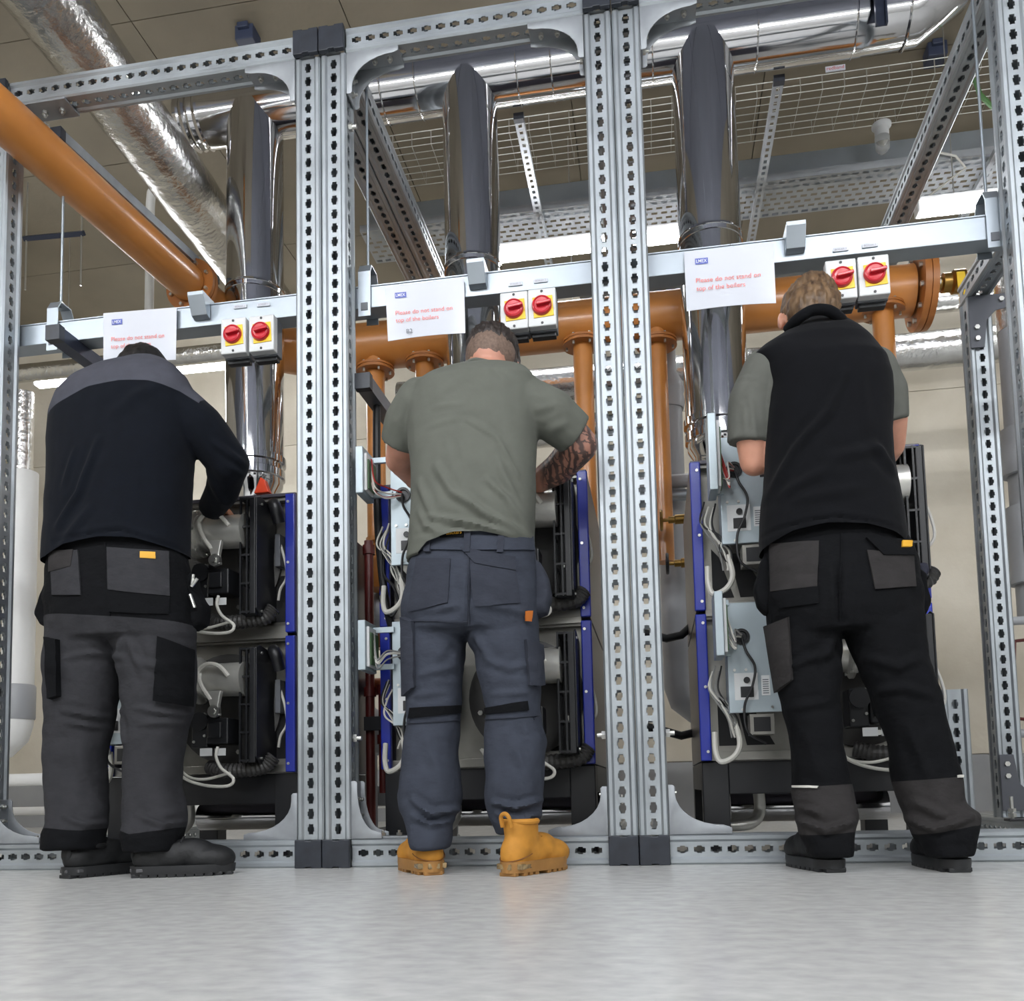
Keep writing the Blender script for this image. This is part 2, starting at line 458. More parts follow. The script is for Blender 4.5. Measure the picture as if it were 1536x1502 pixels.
for x in (-2.15, -2.08): mk('bolt', MB().cone((x,0.045,ZT-0.008), (x,0.045,ZT-0.020), 0.011, n=6).cone((x,0.045,ZT-0.020), (x,0.045,ZT-0.03), 0.005, n=8), M_bolt, t)
# dark brackets of the rear post
def small_bracket(o, u, v, label):
    t = thing('rear_corner_bracket', label, 'bracket', o)
    o, u, v = Vector(o), Vector(u), Vector(v)
    p = [(0,0),(0.19,0),(0.19,0.05),(0.10,0.065),(0.065,0.10),(0.05,0.21),(0,0.21)]
    mk('bracket_plate', MB().prism(p, o, u, v, 0.006), mat('dark_bracket', (84,86,92), 0.5, 0.4), t, smooth=0, bevel=0.001)
    nrm = u.cross(v).normalized()
    for a, b in ((0.12,0.025),(0.16,0.025),(0.025,0.13),(0.025,0.175)):
        q = o + u*a + v*b
        mk('bolt', MB().cone(q + nrm*0.006, q + nrm*0.014, 0.01, n=6).cone(q - nrm*0.010, q, 0.01, n=6), M_bolt, t)
small_bracket((1.275, 0.843, 2.125), (1,0,0), (0,0,-1), 'dark angled bracket at the head of the rear post')
small_bracket((1.275, 0.843, 0.115), (1,0,0), (0,0,1), 'dark angled bracket at the foot of the rear post')
t = thing('base_plate', 'black base plate with threaded studs at the foot of the rear post', 'base plate', (1.22, 0.62, 0.09))
mk('plate', MB().bx(1.18, 1.60, 0.52, 0.57, 0.09, 0.099), M_blacksteel, t, smooth=0, bevel=0.002)
for px_ in (1.20, 1.275, 1.36):
    q = Vector((px_, 0.545, 0.099))
    mk('stud', MB().cone(q, q+Vector((0,0,0.075)), 0.006, n=10).cone(q+Vector((0,0,0.004)), q+Vector((0,0,0.018)), 0.013, n=6).cone(q+Vector((0,0,0.022)), q+Vector((0,0,0.034)), 0.013, n=6), M_bolt, t)
# loose bolts that stick out of the posts
for x, z, sx, lb in ((-0.97, 0.415, 1, 'inner side of the left double post low down'), (-0.151, 0.40, -1, 'left side of the middle double post low down'), (0.035, 0.40, 1, 'right side of the middle double post low down'), (-0.97, 2.535, 1, 'inner side of the left double post high up')):
    q = Vector((x, 0.03, z)); u = Vector((sx,0,0))
    tag(mk('hex_bolt', MB().cone(q, q+u*0.012, 0.014, n=6).cone(q+u*0.012, q+u*0.026, 0.008, n=10), M_bolt), 'zinc hex bolt on the ' + lb, 'bolt')
def spline(pts, n=8):
    P = [Vector(p) for p in pts]; P = [P[0]*2-P[1]] + P + [P[-1]*2-P[-2]]; out = []
    for i in range(1, len(P)-2):
        a, b, c, d = P[i-1:i+3]
        for k in range(n):
            t = k/n
            out.append(0.5*((2*b) + (c-a)*t + (2*a-5*b+4*c-d)*t*t + (3*b-a-3*c+d)*t**3))
    out.append(P[-2]); return out
# ------------------------------------------------------------------ text helper
def text_mesh(s, width, o, u, v, n, weight=0.0, height=None):
    cu = bpy.data.curves.new('text', 'FONT'); cu.body = s; cu.size = 1.0; cu.extrude = 0.0; cu.offset = weight; cu.resolution_u = 3
    ob = bpy.data.objects.new('text', cu); COL.objects.link(ob)
    me0 = bpy.data.meshes.new_from_object(ob.evaluated_get(bpy.context.evaluated_depsgraph_get()))
    bpy.data.objects.remove(ob); bpy.data.curves.remove(cu)
    xs = [q.co.x for q in me0.vertices]; ys = [q.co.y for q in me0.vertices]
    x0, y0 = min(xs), min(ys); k = width / (max(xs)-x0)
    ky = k if height is None else height / (max(ys)-y0)
    mb = MB()
    mb.v = [Vector(o) + Vector(u)*((q.co.x-x0)*k) + Vector(v)*((q.co.y-y0)*ky) + Vector(n)*0.0006 for q in me0.vertices]
    mb.f = [tuple(p.vertices) for p in me0.polygons]
    bpy.data.meshes.remove(me0)
    return mb

# ------------------------------------------------------------------ cable trunking across the bays
TY0, TY1, TZ0, TZ1 = 0.10, 0.178, 1.918, 1.998
t = thing('cable_trunking', 'long galvanised cable trunking running across behind all the front posts', 'trunking', (-0.6, 0.14, TZ0))
mk('trunking_body', MB().bx(-2.9, 1.75, TY0+0.002, TY1, TZ0, TZ1-0.004), M_galv2, t, smooth=0, bevel=0.002)
for a, b in ((-2.9, -1.3), (-1.298, 0.30), (0.302, 1.75)):
    mk('trunking_lid', MB().bx(a, b, TY0-0.001, TY1+0.002, TZ1-0.004, TZ1), M_galv2, t, smooth=0)
for x in (0.355, 0.395):
    for z in (1.935, 1.98):
        mk('screw', MB().cone((x, TY0+0.002, z), (x, TY0-0.003, z), 0.006, n=8), M_bolt, t)
for x, who in ((at(300,458,.08).x, 'left bay'), (at(716,418,.08).x, 'middle bay'), (at(1193,365,.08).x, 'right bay')):
    mb = MB().prism([(0.178, 2.018),(0.045,2.018),(0.045,2.004),(0.075,1.945),(0.098,1.938),(0.098,1.998),(0.178,1.998)], (x-0.03, 0, 0), (0,1,0), (0,0,1), 0.06)
    tag(mk('trunking_clip', mb, M_galv2, smooth=0, bevel=0.0015), 'folded zinc clip hooked over the trunking in the %s' % who, 'clip', 'clips on the trunking')
for x, zt, who in ((at(78,470,.09).x, ZT, 'left'), (at(546,430,.09).x, ZT, 'middle'), (at(1492,340,.09).x, ZC, 'right')):
    t = thing('trunking_hanger', 'folded strap hanger and rod carrying the trunking at the %s' % who, 'hanger', (x, 0.14, 1.89), 'hangers of the trunking')
    mb = MB()
    mb.prism([(0.092,1.885),(0.096,1.885),(0.096,2.045),(0.112,2.075),(0.166,2.075),(0.182,2.045),(0.182,1.90),(0.186,1.90),(0.186,2.047),(0.168,2.079),(0.110,2.079),(0.092,2.047)], (x-0.022,0,0), (0,1,0), (0,0,1), 0.044)
    mk('strap', mb, M_galv2, t, smooth=0)
    mk('slot_tab', MB().bx(x-0.012, x+0.012, 0.089, 0.0921, 1.905, 1.932), M_dgrey, t, smooth=0)
    mk('rod', MB().cone((x, 0.139, 2.07), (x, 0.139, {'left': 2.512, 'middle': ZT, 'right': ZT}[who]), 0.005, n=8), M_galv2, t)
    mk('nut', MB().cone((x, 0.139, 2.079), (x, 0.139, 2.092), 0.011, n=6), M_bolt, t)

# ------------------------------------------------------------------ rotary isolators
def isolator(px, py, label):
    c = at(px, py, 0.03); x, z = c.x, c.z
    t = thing('rotary_isolator', label, 'switch', (x, 0.10, z-0.066), 'rotary isolators on the trunking')
    mk('switch_base', MB().bx(x-0.046, x+0.046, 0.060, 0.1015, z-0.068, z+0.064), M_dgrey, t, smooth=0, bevel=0.003)
    mk('switch_cover', MB().bx(x-0.046, x+0.046, 0.028, 0.062, z-0.064, z+0.064), M_greybox, t, smooth=0, bevel=0.004)
    r = Matrix.Rotation(math.radians(-3), 3, 'Y')
    mk('yellow_plate', MB().box((x+0.004, 0.0265, z), (0.066, 0.003, 0.070), r), M_yellow, t, smooth=0, bevel=0.001)
    k = mk('red_knob', MB().lathe([(0,0.033),(0.006,0.033),(0.012,0.030),(0.014,0.026),(0.012,0.024),(0.010,0.0)], (x, 0.0255, z+0.003), (0,-1,0), 28), M_red, t)
    ang = Matrix.Rotation(math.radians(-8), 3, 'Y')
    mk('grip', MB().box((x+0.008, 0.010, z+0.004), (0.050, 0.020, 0.011), ang), M_red, k, smooth=0, bevel=0.003)
    for s in (-1, 1):
        mk('screw', MB().cone((x, 0.029, z+s*0.054), (x, 0.0265, z+s*0.054), 0.0045, n=10), M_black, t)
    mk('gland_strip', MB().bx(x-0.040, x+0.040, 0.068, 0.095, z-0.082, z-0.068), M_black, t, smooth=0, bevel=0.002)
    return x, z
for px, py, lb in ((350,504,'left of the pair of red rotary isolators in the left bay'), (392,500,'right of the pair of red rotary isolators in the left bay'),
                   (771,466,'left of the pair of red rotary isolators in the middle bay'), (813,461,'right of the pair of red rotary isolators in the middle bay'),
                   (1262,419,'left of the pair of red rotary isolators above the vest'), (1311,413,'right of the pair of red rotary isolators in the right bay')):
    isolator(px, py, lb)
for px, py, lb, s in ((360,460,'left label above the isolators of the left bay','BOILER 1'), (395,457,'right label above the isolators of the left bay','BOILER 1'),
                   (773,426,'left label above the isolators of the middle bay','BOILER 2'), (811,421,'right label above the isolators of the middle bay','BOILER 2'),
                   (1261,374,'left label above the isolators of the right bay','BOILER 3'), (1305,368,'right label above the isolators of the right bay','BOILER 3')):
    c = at(px, py, 0.098)
    t = thing('trunking_label', 'small white printed ' + lb, 'label', (c.x, 0.099, c.z-0.005), 'printed labels on the trunking')
    mk('label_strip', MB().bx(c.x-0.024, c.x+0.024, 0.0975, 0.0995, c.z-0.006, c.z+0.006), M_paper, t, smooth=0)
    mk('label_print', text_mesh(s, 0.036, (c.x-0.018, 0.0972, c.z-0.003), (1,0,0), (0,0,1), (0,-1,0)), M_greyink, t, smooth=0)

# ------------------------------------------------------------------ laminated signs
def sign(corners, Y, label, pen=None):
    tl, tr, br, bl = [at(x, y, Y) for x, y in corners]
    t = thing('laminated_sign', label, 'sign', (tl+tr+br+bl)/4 + Vector((0,0,-0.09)), 'laminated notices on the trunking')
    n = Vector((0,-1,0))
    d = Vector((0, 0.0016, 0))
    mb = MB(); N = 10                    # a sheet with a slight curl
    def P(a, b):
        q = (tl*(1-a)+tr*a)*(1-b) + (bl*(1-a)+br*a)*b
        return q + Vector((0, -0.010*(b**2)*math.sin(a*3.0), 0))
    vs = [P(i/N, j/N) for j in range(N+1) for i in range(N+1)]
    fs = [(j*(N+1)+i, j*(N+1)+i+1, (j+1)*(N+1)+i+1, (j+1)*(N+1)+i) for j in range(N) for i in range(N)]
    m2 = len(vs)
    vs += [p + d for p in vs]
    fs += [tuple(m2+q for q in reversed(f)) for f in fs[:]]
    rim = [i for i in range(N+1)] + [(j+1)*(N+1)-1 for j in range(1,N+1)] + [N*(N+1)+i for i in range(N-1,-1,-1)] + [j*(N+1) for j in range(N-1,0,-1)]
    for a, b in zip(rim, rim[1:]+rim[:1]): fs.append((a, a+m2, b+m2, b))
    mb.add(vs, fs)
    mk('sheet', mb, M_paper, t)
    u = (tr-tl); wdt = u.length; u = u.normalized(); v = (tl-bl); hgt = v.length; v = v.normalized()
    def pos(a, b): return P(a, b)
    o = pos(0.12, 0.24) + n*0.002
    lg = mk('logo_block', MB().add([o, o+u*wdt*0.145, o+u*wdt*0.145+v*hgt*0.10, o+v*hgt*0.10], [(0,1,2,3)]), M_blueink, t, smooth=0)
    mk('logo_letters', text_mesh('LMEX', wdt*0.12, o+u*wdt*0.012+v*hgt*0.022+n*0.0006, u, v, n, 0.01, hgt*0.055), M_whiteink, lg, smooth=0)
    mk('printed_line', text_mesh('Please do not stand on', wdt*0.72, pos(0.12,0.555)+n*0.003, u, v, n, 0.0), M_redink, t, smooth=0)
    mk('printed_line', text_mesh('top of the boilers', wdt*0.545, pos(0.12,0.72)+n*0.0045, u, v, n, 0.0), M_redink, t, smooth=0)
    if pen: mk('pen_mark', text_mesh(pen, wdt*0.075, pos(0.26,0.93)+n*0.007, u, v, n, -0.005), M_ink, t, smooth=0)
sign([(155,470),(265,461),(264,540),(155,550)], 0.088, 'laminated notice above the man in the black sweater, partly hidden by his head')
sign([(578,430),(696,418),(698,500),(582,512)], 0.088, 'laminated notice with a pen mark in the middle bay', 'B2')
sign([(1026,378),(1160,364),(1164,455),(1030,467)], 0.088, 'laminated notice taped in the right bay in front of the flue')

# ------------------------------------------------------------------ flues and their header
FY = 1.15; HZ = 3.60
for fx, r, who in ((-1.842, 0.136, 'left'), (-0.760, 0.130, 'middle'), (0.323, 0.138, 'right')):
    t = thing('flue_pipe', '%s of the three polished steel flue pipes' % {'left':'leftmost','middle':'middle','right':'rightmost'}[who], 'flue', (fx, FY, 1.30), 'polished boiler flues')
    mk('flue_upper', MB().cone((fx,FY,2.66), (fx,FY,HZ-0.02), r, n=64, cap=False), M_chrome, t)
    mk('flue_lower', MB().cone((fx,FY,1.82), (fx,FY,2.66), r*1.0, n=64, cap=False), M_chrome, t)
    for z in (2.66,):
        mk('joint_ring', MB().lathe([(-0.022,r),(-0.02,r+0.004),(-0.003,r+0.006),(0.0,r+0.002),(0.003,r+0.006),(0.012,r+0.004),(0.014,r)], (fx,FY,z), (0,0,1), 64, False), M_chrome, t)
    mk('flue_collar', MB().lathe([(-0.09,r*0.97),(-0.085,r+0.006),(-0.05,r+0.006),(-0.045,r*0.98),(-0.02,r*0.98),(-0.015,r+0.010),(0.015,r+0.010),(0.02,r)], (fx,FY,1.82), (0,0,1), 48, False), M_chrome, t)
    mk('flue_adapter', MB().lathe([(0,r*0.80),(0.22,r*0.80),(0.225,r*0.86),(0.30,r*0.86),(0.31,r*0.80),(0.36,r*0.80),(0.40,r*0.97),(0.44,r*0.97)], (fx,FY,1.30), (0,0,1), 48, False), M_chrome, t)
t = thing('flue_header', 'polished horizontal flue header joining the three flues near the ceiling', 'flue', (-0.6, FY, HZ-0.13))
R = 0.130
mk('header_pipe', MB().cone((-2.10,FY,HZ), (1.02,FY,HZ), R, n=64, cap=False), M_chromeh, t)
mk('header_end', MB().lathe([(0,0.02),(0.0,R*0.97),(0.02,R),(0.03,R-0.006),(0.05,R+0.004),(0.06,R-0.006),(0.08,R+0.004),(0.10,R-0.004),(0.12,R+0.006),(0.13,R)], (-2.22,FY,HZ), (1,0,0), 56, False), M_chromeh, t)
pts = [Vector((1.02,FY,HZ)), Vector((1.22,FY,HZ)), Vector((1.36,FY-0.02,HZ+0.08)), Vector((1.46,FY-0.03,HZ+0.24)), Vector((1.50,FY-0.04,HZ+0.45)), Vector((1.52,FY-0.04,ZC-0.04))]
mk('header_elbow', MB().tube(pts, R*0.98, 56, False), M_chromeh, t)
for x in (-1.33, -1.17, -1.0, -0.52, -0.36, -0.2, 0.10, 0.56, 0.98, 1.20):
    mk('seam_ring', MB().torus((x,FY,HZ), (1,0,0), R+0.001, 0.0045, 48, 6), M_chromeh, t)
for x in (-1.36, -0.44, 1.06):
    q = MB()
    for dx in (-0.02, 0.02):
        q.bx(x+dx-0.004, x+dx+0.004, FY-0.17, FY-0.15, HZ-0.16, ZC)
    q.bx(x-0.024, x+0.024, FY-0.155, FY-0.150, HZ-0.16, ZC)
    if x > 1: tag(mk('hanger_channel', q, mat('dark_channel', (60,66,82), 0.4, 0.6), smooth=0), 'dark steel hanger channel in front of the right end of the flue header', 'hanger')
for px, py in ((372,48), (108,0)):
    pass

# ------------------------------------------------------------------ foil duct and orange gas pipework
def foil_tube(name, pts, r, label, group=None, n=28, cat='pipe'):
    P = [Vector(p) for p in pts]; out = []
    for a, b in zip(P, P[1:]):
        k = max(2, int((b-a).length/0.05))
        out += [a.lerp(b, i/k) for i in range(k)]
    out.append(P[-1])
    rs = [r*(1+0.035*noise.noise(q*7)+0.02*noise.noise(q*23)) for q in out]
    return tag(mk(name, MB().tube(out, rs, n), M_foil, smooth=60), label, cat, group)
foil_tube('foil_duct', [(-2.12,YF+0.01,3.2), (-2.13,0.1,3.2), (-2.18,1.3,3.2), (-2.22,2.45,3.2)], 0.142, 'fat foil-lagged duct running back under the ceiling at the left', n=36, cat='duct')
for z, r, xa, xb, y, lb in ((2.60,0.100,-1.45,3.6,2.3,'thick foil-lagged pipe along the back wall at head height'), (2.87,0.058,-1.55,3.6,2.3,'thin foil-lagged pipe above the thick one along the back wall'),
                        (2.38,0.090,-1.45,0.0,2.45,'lowest foil-lagged pipe behind the grey T-shirt'), (2.96,0.055,-4.9,-1.65,2.2,'foil-lagged pipe along the back wall at the far left')):
    foil_tube('foil_pipe', [(xa,y,z),(xb,y,z)], r, lb, 'foil-lagged pipes on the back wall')
    f_ = COL.objects[-1]
    for x_ in ((xa+0.3, xb-0.4) if y > 2.4 else ()):
        mk('hanger_rod', MB().cone((x_,y,z+r*0.9), (x_,y,ZC), 0.004, n=6).torus((x_,y,z), (1,0,0), r*1.05, 0.004, 20, 6), M_bolt, f_)
def flange(mb_t, c, ax, R, th, parent, bolts=8):
    c = Vector(c); ax = Vector(ax).normalized(); u, v = frame_of(ax)
    f = mk('flange', MB().lathe([(-th,0.0),(-th,R),(-0.0025,R),(-0.0025,R*0.96),(0.0025,R*0.96),(0.0025,R),(th,R),(th,0)], c, ax, 40, False), M_orange2, parent)
    for i in range(bolts):
        a = 2*math.pi*(i+0.5)/bolts
        p = c + (u*math.cos(a)+v*math.sin(a))*R*0.80
        mk('flange_bolt', MB().cone(p-ax*(th+0.014), p+ax*(th+0.014), R*0.065, n=6), M_bolt, f)
    return f
t = thing('gas_pipe', 'fat orange gas pipe running back under the foil duct at the left', 'pipe', (-2.1, 0.3, 2.5))
pts = [(-2.37,-0.50,ZC-0.005),(-2.37,-0.50,3.4),(-2.35,-0.50,2.95),(-2.33,-0.49,2.83),(-2.29,-0.45,2.72),(-2.245,-0.37,2.64),(-2.19,-0.26,2.605),(-2.155,-0.15,2.60),(-2.055,0.90,2.60)]
mk('pipe_run', MB().tube(spline(pts, 5), 0.083, 36), M_orange, t)
mk('weld_seam', MB().torus((-2.175,-0.18,2.60), (0.11,1,0), 0.084, 0.003, 32, 6), M_orange2, t)
flange(None, (-2.05,0.93,2.60), (0.109,0.994,0), 0.125, 0.020, t)
t = thing('gas_header', 'orange gas header running across behind the flues with a flanged right end', 'pipe', (-0.5, 1.5, 2.42))
mk('header_run', MB().tube([(-2.047,0.955,2.60),(-2.03,1.15,2.60),(-2.01,1.30,2.595),(-1.97,1.42,2.58),(-1.88,1.50,2.56),(-1.75,1.53,2.545),(-1.6,1.53,2.54),(1.27,1.53,2.54)], [0.083,0.083,0.09,0.10,0.112,0.118,0.118,0.118], 36), M_orange, t)
flange(None, (1.315,1.53,2.54), (1,0,0), 0.185, 0.03, t, 10)
for px, py, zl in ((563,560,0.95), (637,548,2.05), (874,520,0.6), (985,520,1.3), (1324,470,1.9)):
    c = at(px, py, 1.50); x = c.x
    d = mk('drop_pipe', MB().cone((x,1.50,2.50), (x,1.50,zl), 0.048, n=24), M_orange, t)
    flange(None, (x,1.50,at(px, py-4, 1.50).z), (0,0,1), 0.098, 0.014, t, 6)
t = thing('ball_valve', 'brass ball valve with a yellow lever beyond the gas header flange', 'valve', (1.45,1.53,2.50))
mk('valve_body', MB().lathe([(0,0.03),(0.06,0.03),(0.065,0.045),(0.10,0.045),(0.11,0.055),(0.16,0.055),(0.17,0.04),(0.21,0.04),(0.215,0.03),(0.29,0.03)], (1.345,1.53,2.56), (1,0,0), 20), M_brass, t)
mk('lever', MB().prism([(-0.018,0.02),(0.018,0.02),(0.024,-0.14),(0.0,-0.16),(-0.012,-0.14)], (1.47,1.465,2.55), (1,0,0), (0,0,1), 0.006), M_yellow, t, smooth=0, bevel=0.001)
mk('grey_sleeve', MB().lathe([(0,0.055),(0.03,0.06),(0.06,0.06),(0.07,0.04),(0.11,0.04),(0.12,0.05),(0.5,0.05)], (1.635,1.53,2.56), (1,0,0), 20), M_lag, t)

# ------------------------------------------------------------------ trays near the ceiling
t = thing('wire_basket_tray', 'wire basket cable tray hung high behind the right flue', 'cable tray', (0.3, 1.95, 3.80))
y0, y1, zb = 1.80, 2.12, 3.82
for i in range(7):
    y = y0 + (y1-y0)*i/6
    mk('long_wire', MB().cone((-1.6,y,zb), (3.6,y,zb), 0.0026, n=6), M_bolt, t)
for s in (y0, y1):
    for z in (zb+0.04, zb+0.08):
        mk('long_wire', MB().cone((-1.6,s,z), (3.6,s,z), 0.0026, n=6), M_bolt, t)
cw = None
for i in range(47):
    x = -1.55 + i*0.11
    if cw is None:
        cw = mk('cross_wire', MB().tube([(x,y0,zb+0.08),(x,y0,zb),(x,y1,zb),(x,y1,zb+0.08)], 0.0028, 6), M_bolt, t)
    else:
        c = cw.copy(); COL.objects.link(c); c.parent = t; c.location.x += i*0.11
mk('maker_plate', MB().bx(at(1238,118,1.80).x, at(1268,118,1.80).x, 1.785, 1.79, 3.90, 3.93), M_paper, t, smooth=0)
mk('maker_print', text_mesh('redband', 0.085, (at(1240,118,1.80).x, 1.7845, 3.908), (1,0,0), (0,0,1), (0,-1,0)), M_red, t, smooth=0)
tag(mk('zinc_wireway', MB().bx(-1.6, 3.6, 2.15, 2.27, 3.60, 3.74), M_galv2, smooth=0, bevel=0.003), 'smooth zinc cable trunk running below the wire basket tray', 'trunking')
def perforated(x0, x1, y0, y1, z, rows, pitch):
    mb = MB(); V = mb.v; F = mb.f
    dy = (y1-y0)/rows; n = int((x1-x0)/pitch)
    def q(a, b, c, d):
        i = len(V); V.extend([Vector((a,c,z)), Vector((b,c,z)), Vector((b,d,z)), Vector((a,d,z))]); F.append((i,i+3,i+2,i+1))
    for r in range(rows):
        a, d = y0 + r*dy, y0 + (r+1)*dy
        h = dy*0.22; yc = (a+d)/2; off = (r % 2)*pitch/2
        q(x0, x1, a, yc-h); q(x0, x1, yc+h, d)
        prev = x0
        for k in range(n):
            s = x0 + off + k*pitch + pitch*0.18; e = s + pitch*0.62
            if e > x1: break
            q(prev, s, yc-h, yc+h); prev = e
        q(prev, x1, yc-h, yc+h)
    return mb
t = thing('perforated_cable_tray', 'perforated steel cable tray below the smooth trunk near the ceiling', 'cable tray', (0.9, 2.2, 3.50))
mk('tray_bed', perforated(-1.6, 3.6, 2.02, 2.34, 3.505, 7, 0.055), M_tray, t, smooth=0)
for y in (2.02, 2.34):
    mk('tray_side', MB().bx(-1.6, 3.6, y-0.001, y+0.001, 3.505, 3.545), M_tray, t, smooth=0)
def strut(pa, pb, w_, h_, label, mat_=None, holes=True):
    pa, pb = Vector(pa), Vector(pb)
    L = (pb-pa).length; d = (pb-pa).normalized(); u, v = frame_of(d)
    t = thing('strut_arm', label, 'bracket', pa)
    if abs(d.z) > 0.8: side, up = Vector((1,0,0)), Vector((0,1,0))
    else: up = Vector((0,0,1)); side = d.cross(up).normalized()
    m = MB(); k = int(L/0.045)
    def pl(a, b, c, e):      # strip of the bottom face
        i = len(m.v); m.v.extend([pa+d*a+side*c, pa+d*b+side*c, pa+d*b+side*e, pa+d*a+side*e]); m.f.append((i,i+1,i+2,i+3))
    hw = w_/2; hh = w_*0.19
    if holes:
        pl(0, L, -hw, -hh); pl(0, L, hh, hw); prev = 0
        for i in range(k):
            s = 0.012 + i*0.045; pl(prev, s, -hh, hh); prev = s + 0.022
        pl(prev, L, -hh, hh)
    else: pl(0, L, -hw, hw)
    for s in (-1, 1):
        i = len(m.v); m.v.extend([pa+side*s*hw, pb+side*s*hw, pb+side*s*hw+up*h_, pa+side*s*hw+up*h_]); m.f.append((i,i+1,i+2,i+3))
    mk('channel', m, mat_ or M_tray, t, smooth=0)
    mk('end_stop', MB().box(pa + up*h_/2 - d*0.012, (w_*1.1 if abs(d.x) < 0.5 else 0.03, 0.03 if abs(d.x) < 0.5 else w_*1.1, h_*1.1)), M_cap, t, smooth=0)
    return t
for px, py, lb in ((779,184,'perforated strut arm carrying the trays beside the middle flue'), (1168,128,'perforated strut arm carrying the trays beside the right flue'), (1512,205,'perforated strut arm carrying the trays at the far right')):
    a = gnd(px, py, 3.46)
    strut((a.x, a.y, 3.46), (a.x, 2.55, 3.46), 0.045, 0.03, lb)
a = gnd(10, 462, 1.90)
strut((a.x+0.05, 0.02, 1.87), (a.x+0.05, 0.75, 1.87), 0.05, 0.05, 'dark channel running back from the left post below the trunking', mat('dark_channel', (60,66,82), 0.4, 0.6), False)
strut((-0.946, 0.10, 1.62), (-0.946, 1.05, 1.62), 0.05, 0.05, 'grey channel running back from the left double post behind the grey T-shirt', mat('mid_channel', (120,123,128), 0.4, 0.6), False)
strut((-2.127, 0.10, 2.70), (-2.02, 1.1, 2.70), 0.04, 0.04, 'galvanised channel running back beside the orange gas pipe', M_galv)
# trapeze at the left, conduit and small things under the ceiling
t = thing('trapeze_hanger', 'small trapeze hanger at the far left under the ceiling', 'hanger', at(80,360,2.2))
a, b = at(36,358,2.2), at(126,350,2.2)
mk('cross_bar', MB().tube([a, b], 0.02, 4), mat('dark_channel', (60,66,82), 0.4, 0.6), t)
for q in (a.lerp(b,0.04), a.lerp(b,0.96)):
    mk('rod', MB().cone(q + Vector((0,0,-0.35)), (q.x, q.y, ZC), 0.006, n=6), M_bolt, t)
p0 = at(240,258,1.9)
tag(mk('drain_pipe', MB().tube([Vector((p0.x,p0.y,ZC)), p0, p0+Vector((-0.01,0,-0.06)), p0+Vector((-0.055,0,-0.13)), p0+Vector((-0.06,0,-0.2)), p0+Vector((-0.06,0,-0.9))], 0.026, 14), M_white), 'thin white drain pipe with an offset behind the foil duct', 'pipe')
for (a, b, lb) in (((246,0),(298,70),'thin dark red pipe under the ceiling at the top left'), ((1140,95),(1122,190),'thin dark red pipe under the ceiling behind the basket tray')):
    A, B = gnd(*a, 4.42), gnd(*b, 4.42)
    A.x = B.x = (A.x+B.x)/2
    tag(mk('sprinkler_pipe', MB().cone((A.x, A.y-0.8, 4.42), (B.x, B.y+0.15, 4.42), 0.028, n=14), M_redpipe), lb, 'pipe')
for px, py, lb in ((372,48,'small dark anchor box on the ceiling near the left double post'), (1402,72,'small dark ceiling anchor above the basket tray')):
    c = gnd(px, py, ZC)
    tag(mk('ceiling_anchor', MB().bx(c.x-0.05, c.x+0.05, c.y-0.05, c.y+0.05, ZC-0.08, ZC).bx(c.x-0.03, c.x+0.03, c.y-0.07, c.y+0.07, ZC-0.03, ZC), mat('anchor_blue', (52,60,82), 0.5), smooth=0, bevel=0.004), lb, 'anchor')
c = at(1323, 205, 1.98)
t = thing('bulkhead_lamp', 'small clear glass bulkhead hung from the tray at the right', 'lamp', c + Vector((0,0,-0.09)))
mk('lamp_base', MB().lathe([(0,0.0),(0,0.036),(0.05,0.036),(0.06,0.05),(0.07,0.05),(0.07,0)], c + Vector((0,0,-0.005)), (0,0,1), 20, False), M_greybox, t)
gm = bpy.data.materials.new('clear_glass'); gm.use_nodes = True
gb = gm.node_tree.nodes['Principled BSDF']; gb.inputs['Transmission Weight'].default_value = 0.85; gb.inputs['Roughness'].default_value = 0.15; gb.inputs['Base Color'].default_value = (0.9,0.92,0.92,1)
mk('glass_jar', MB().lathe([(0,0.0),(0.004,0.024),(0.02,0.036),(0.085,0.038)], c + Vector((0,0,-0.09)), (0,0,1), 20, False), gm, t)
A, B = at(1405,228,2.0), at(1414,292,2.0)
tag(mk('lamp_cable', MB().tube([A, A.lerp(B,0.15)+Vector((0.09,0,0.0)), A.lerp(B,0.45)+Vector((0.13,0,0)), A.lerp(B,0.75)+Vector((0.02,0,0)), B+Vector((-0.07,0,0)), Vector((B.x-0.07,2.0,3.29))], 0.006, 8), M_hose), 'loose white cable hanging down to the right batten', 'cable')
pts = [at(1462,118,1.7), at(1470,142,1.72), at(1488,160,1.75), at(1520,168,1.8)]
tag(mk('earth_cable', MB().tube(pts, 0.012, 8), mat('earth_green', (70,110,60), 0.5)), 'green earth cable drooping from the basket tray at the right', 'cable')

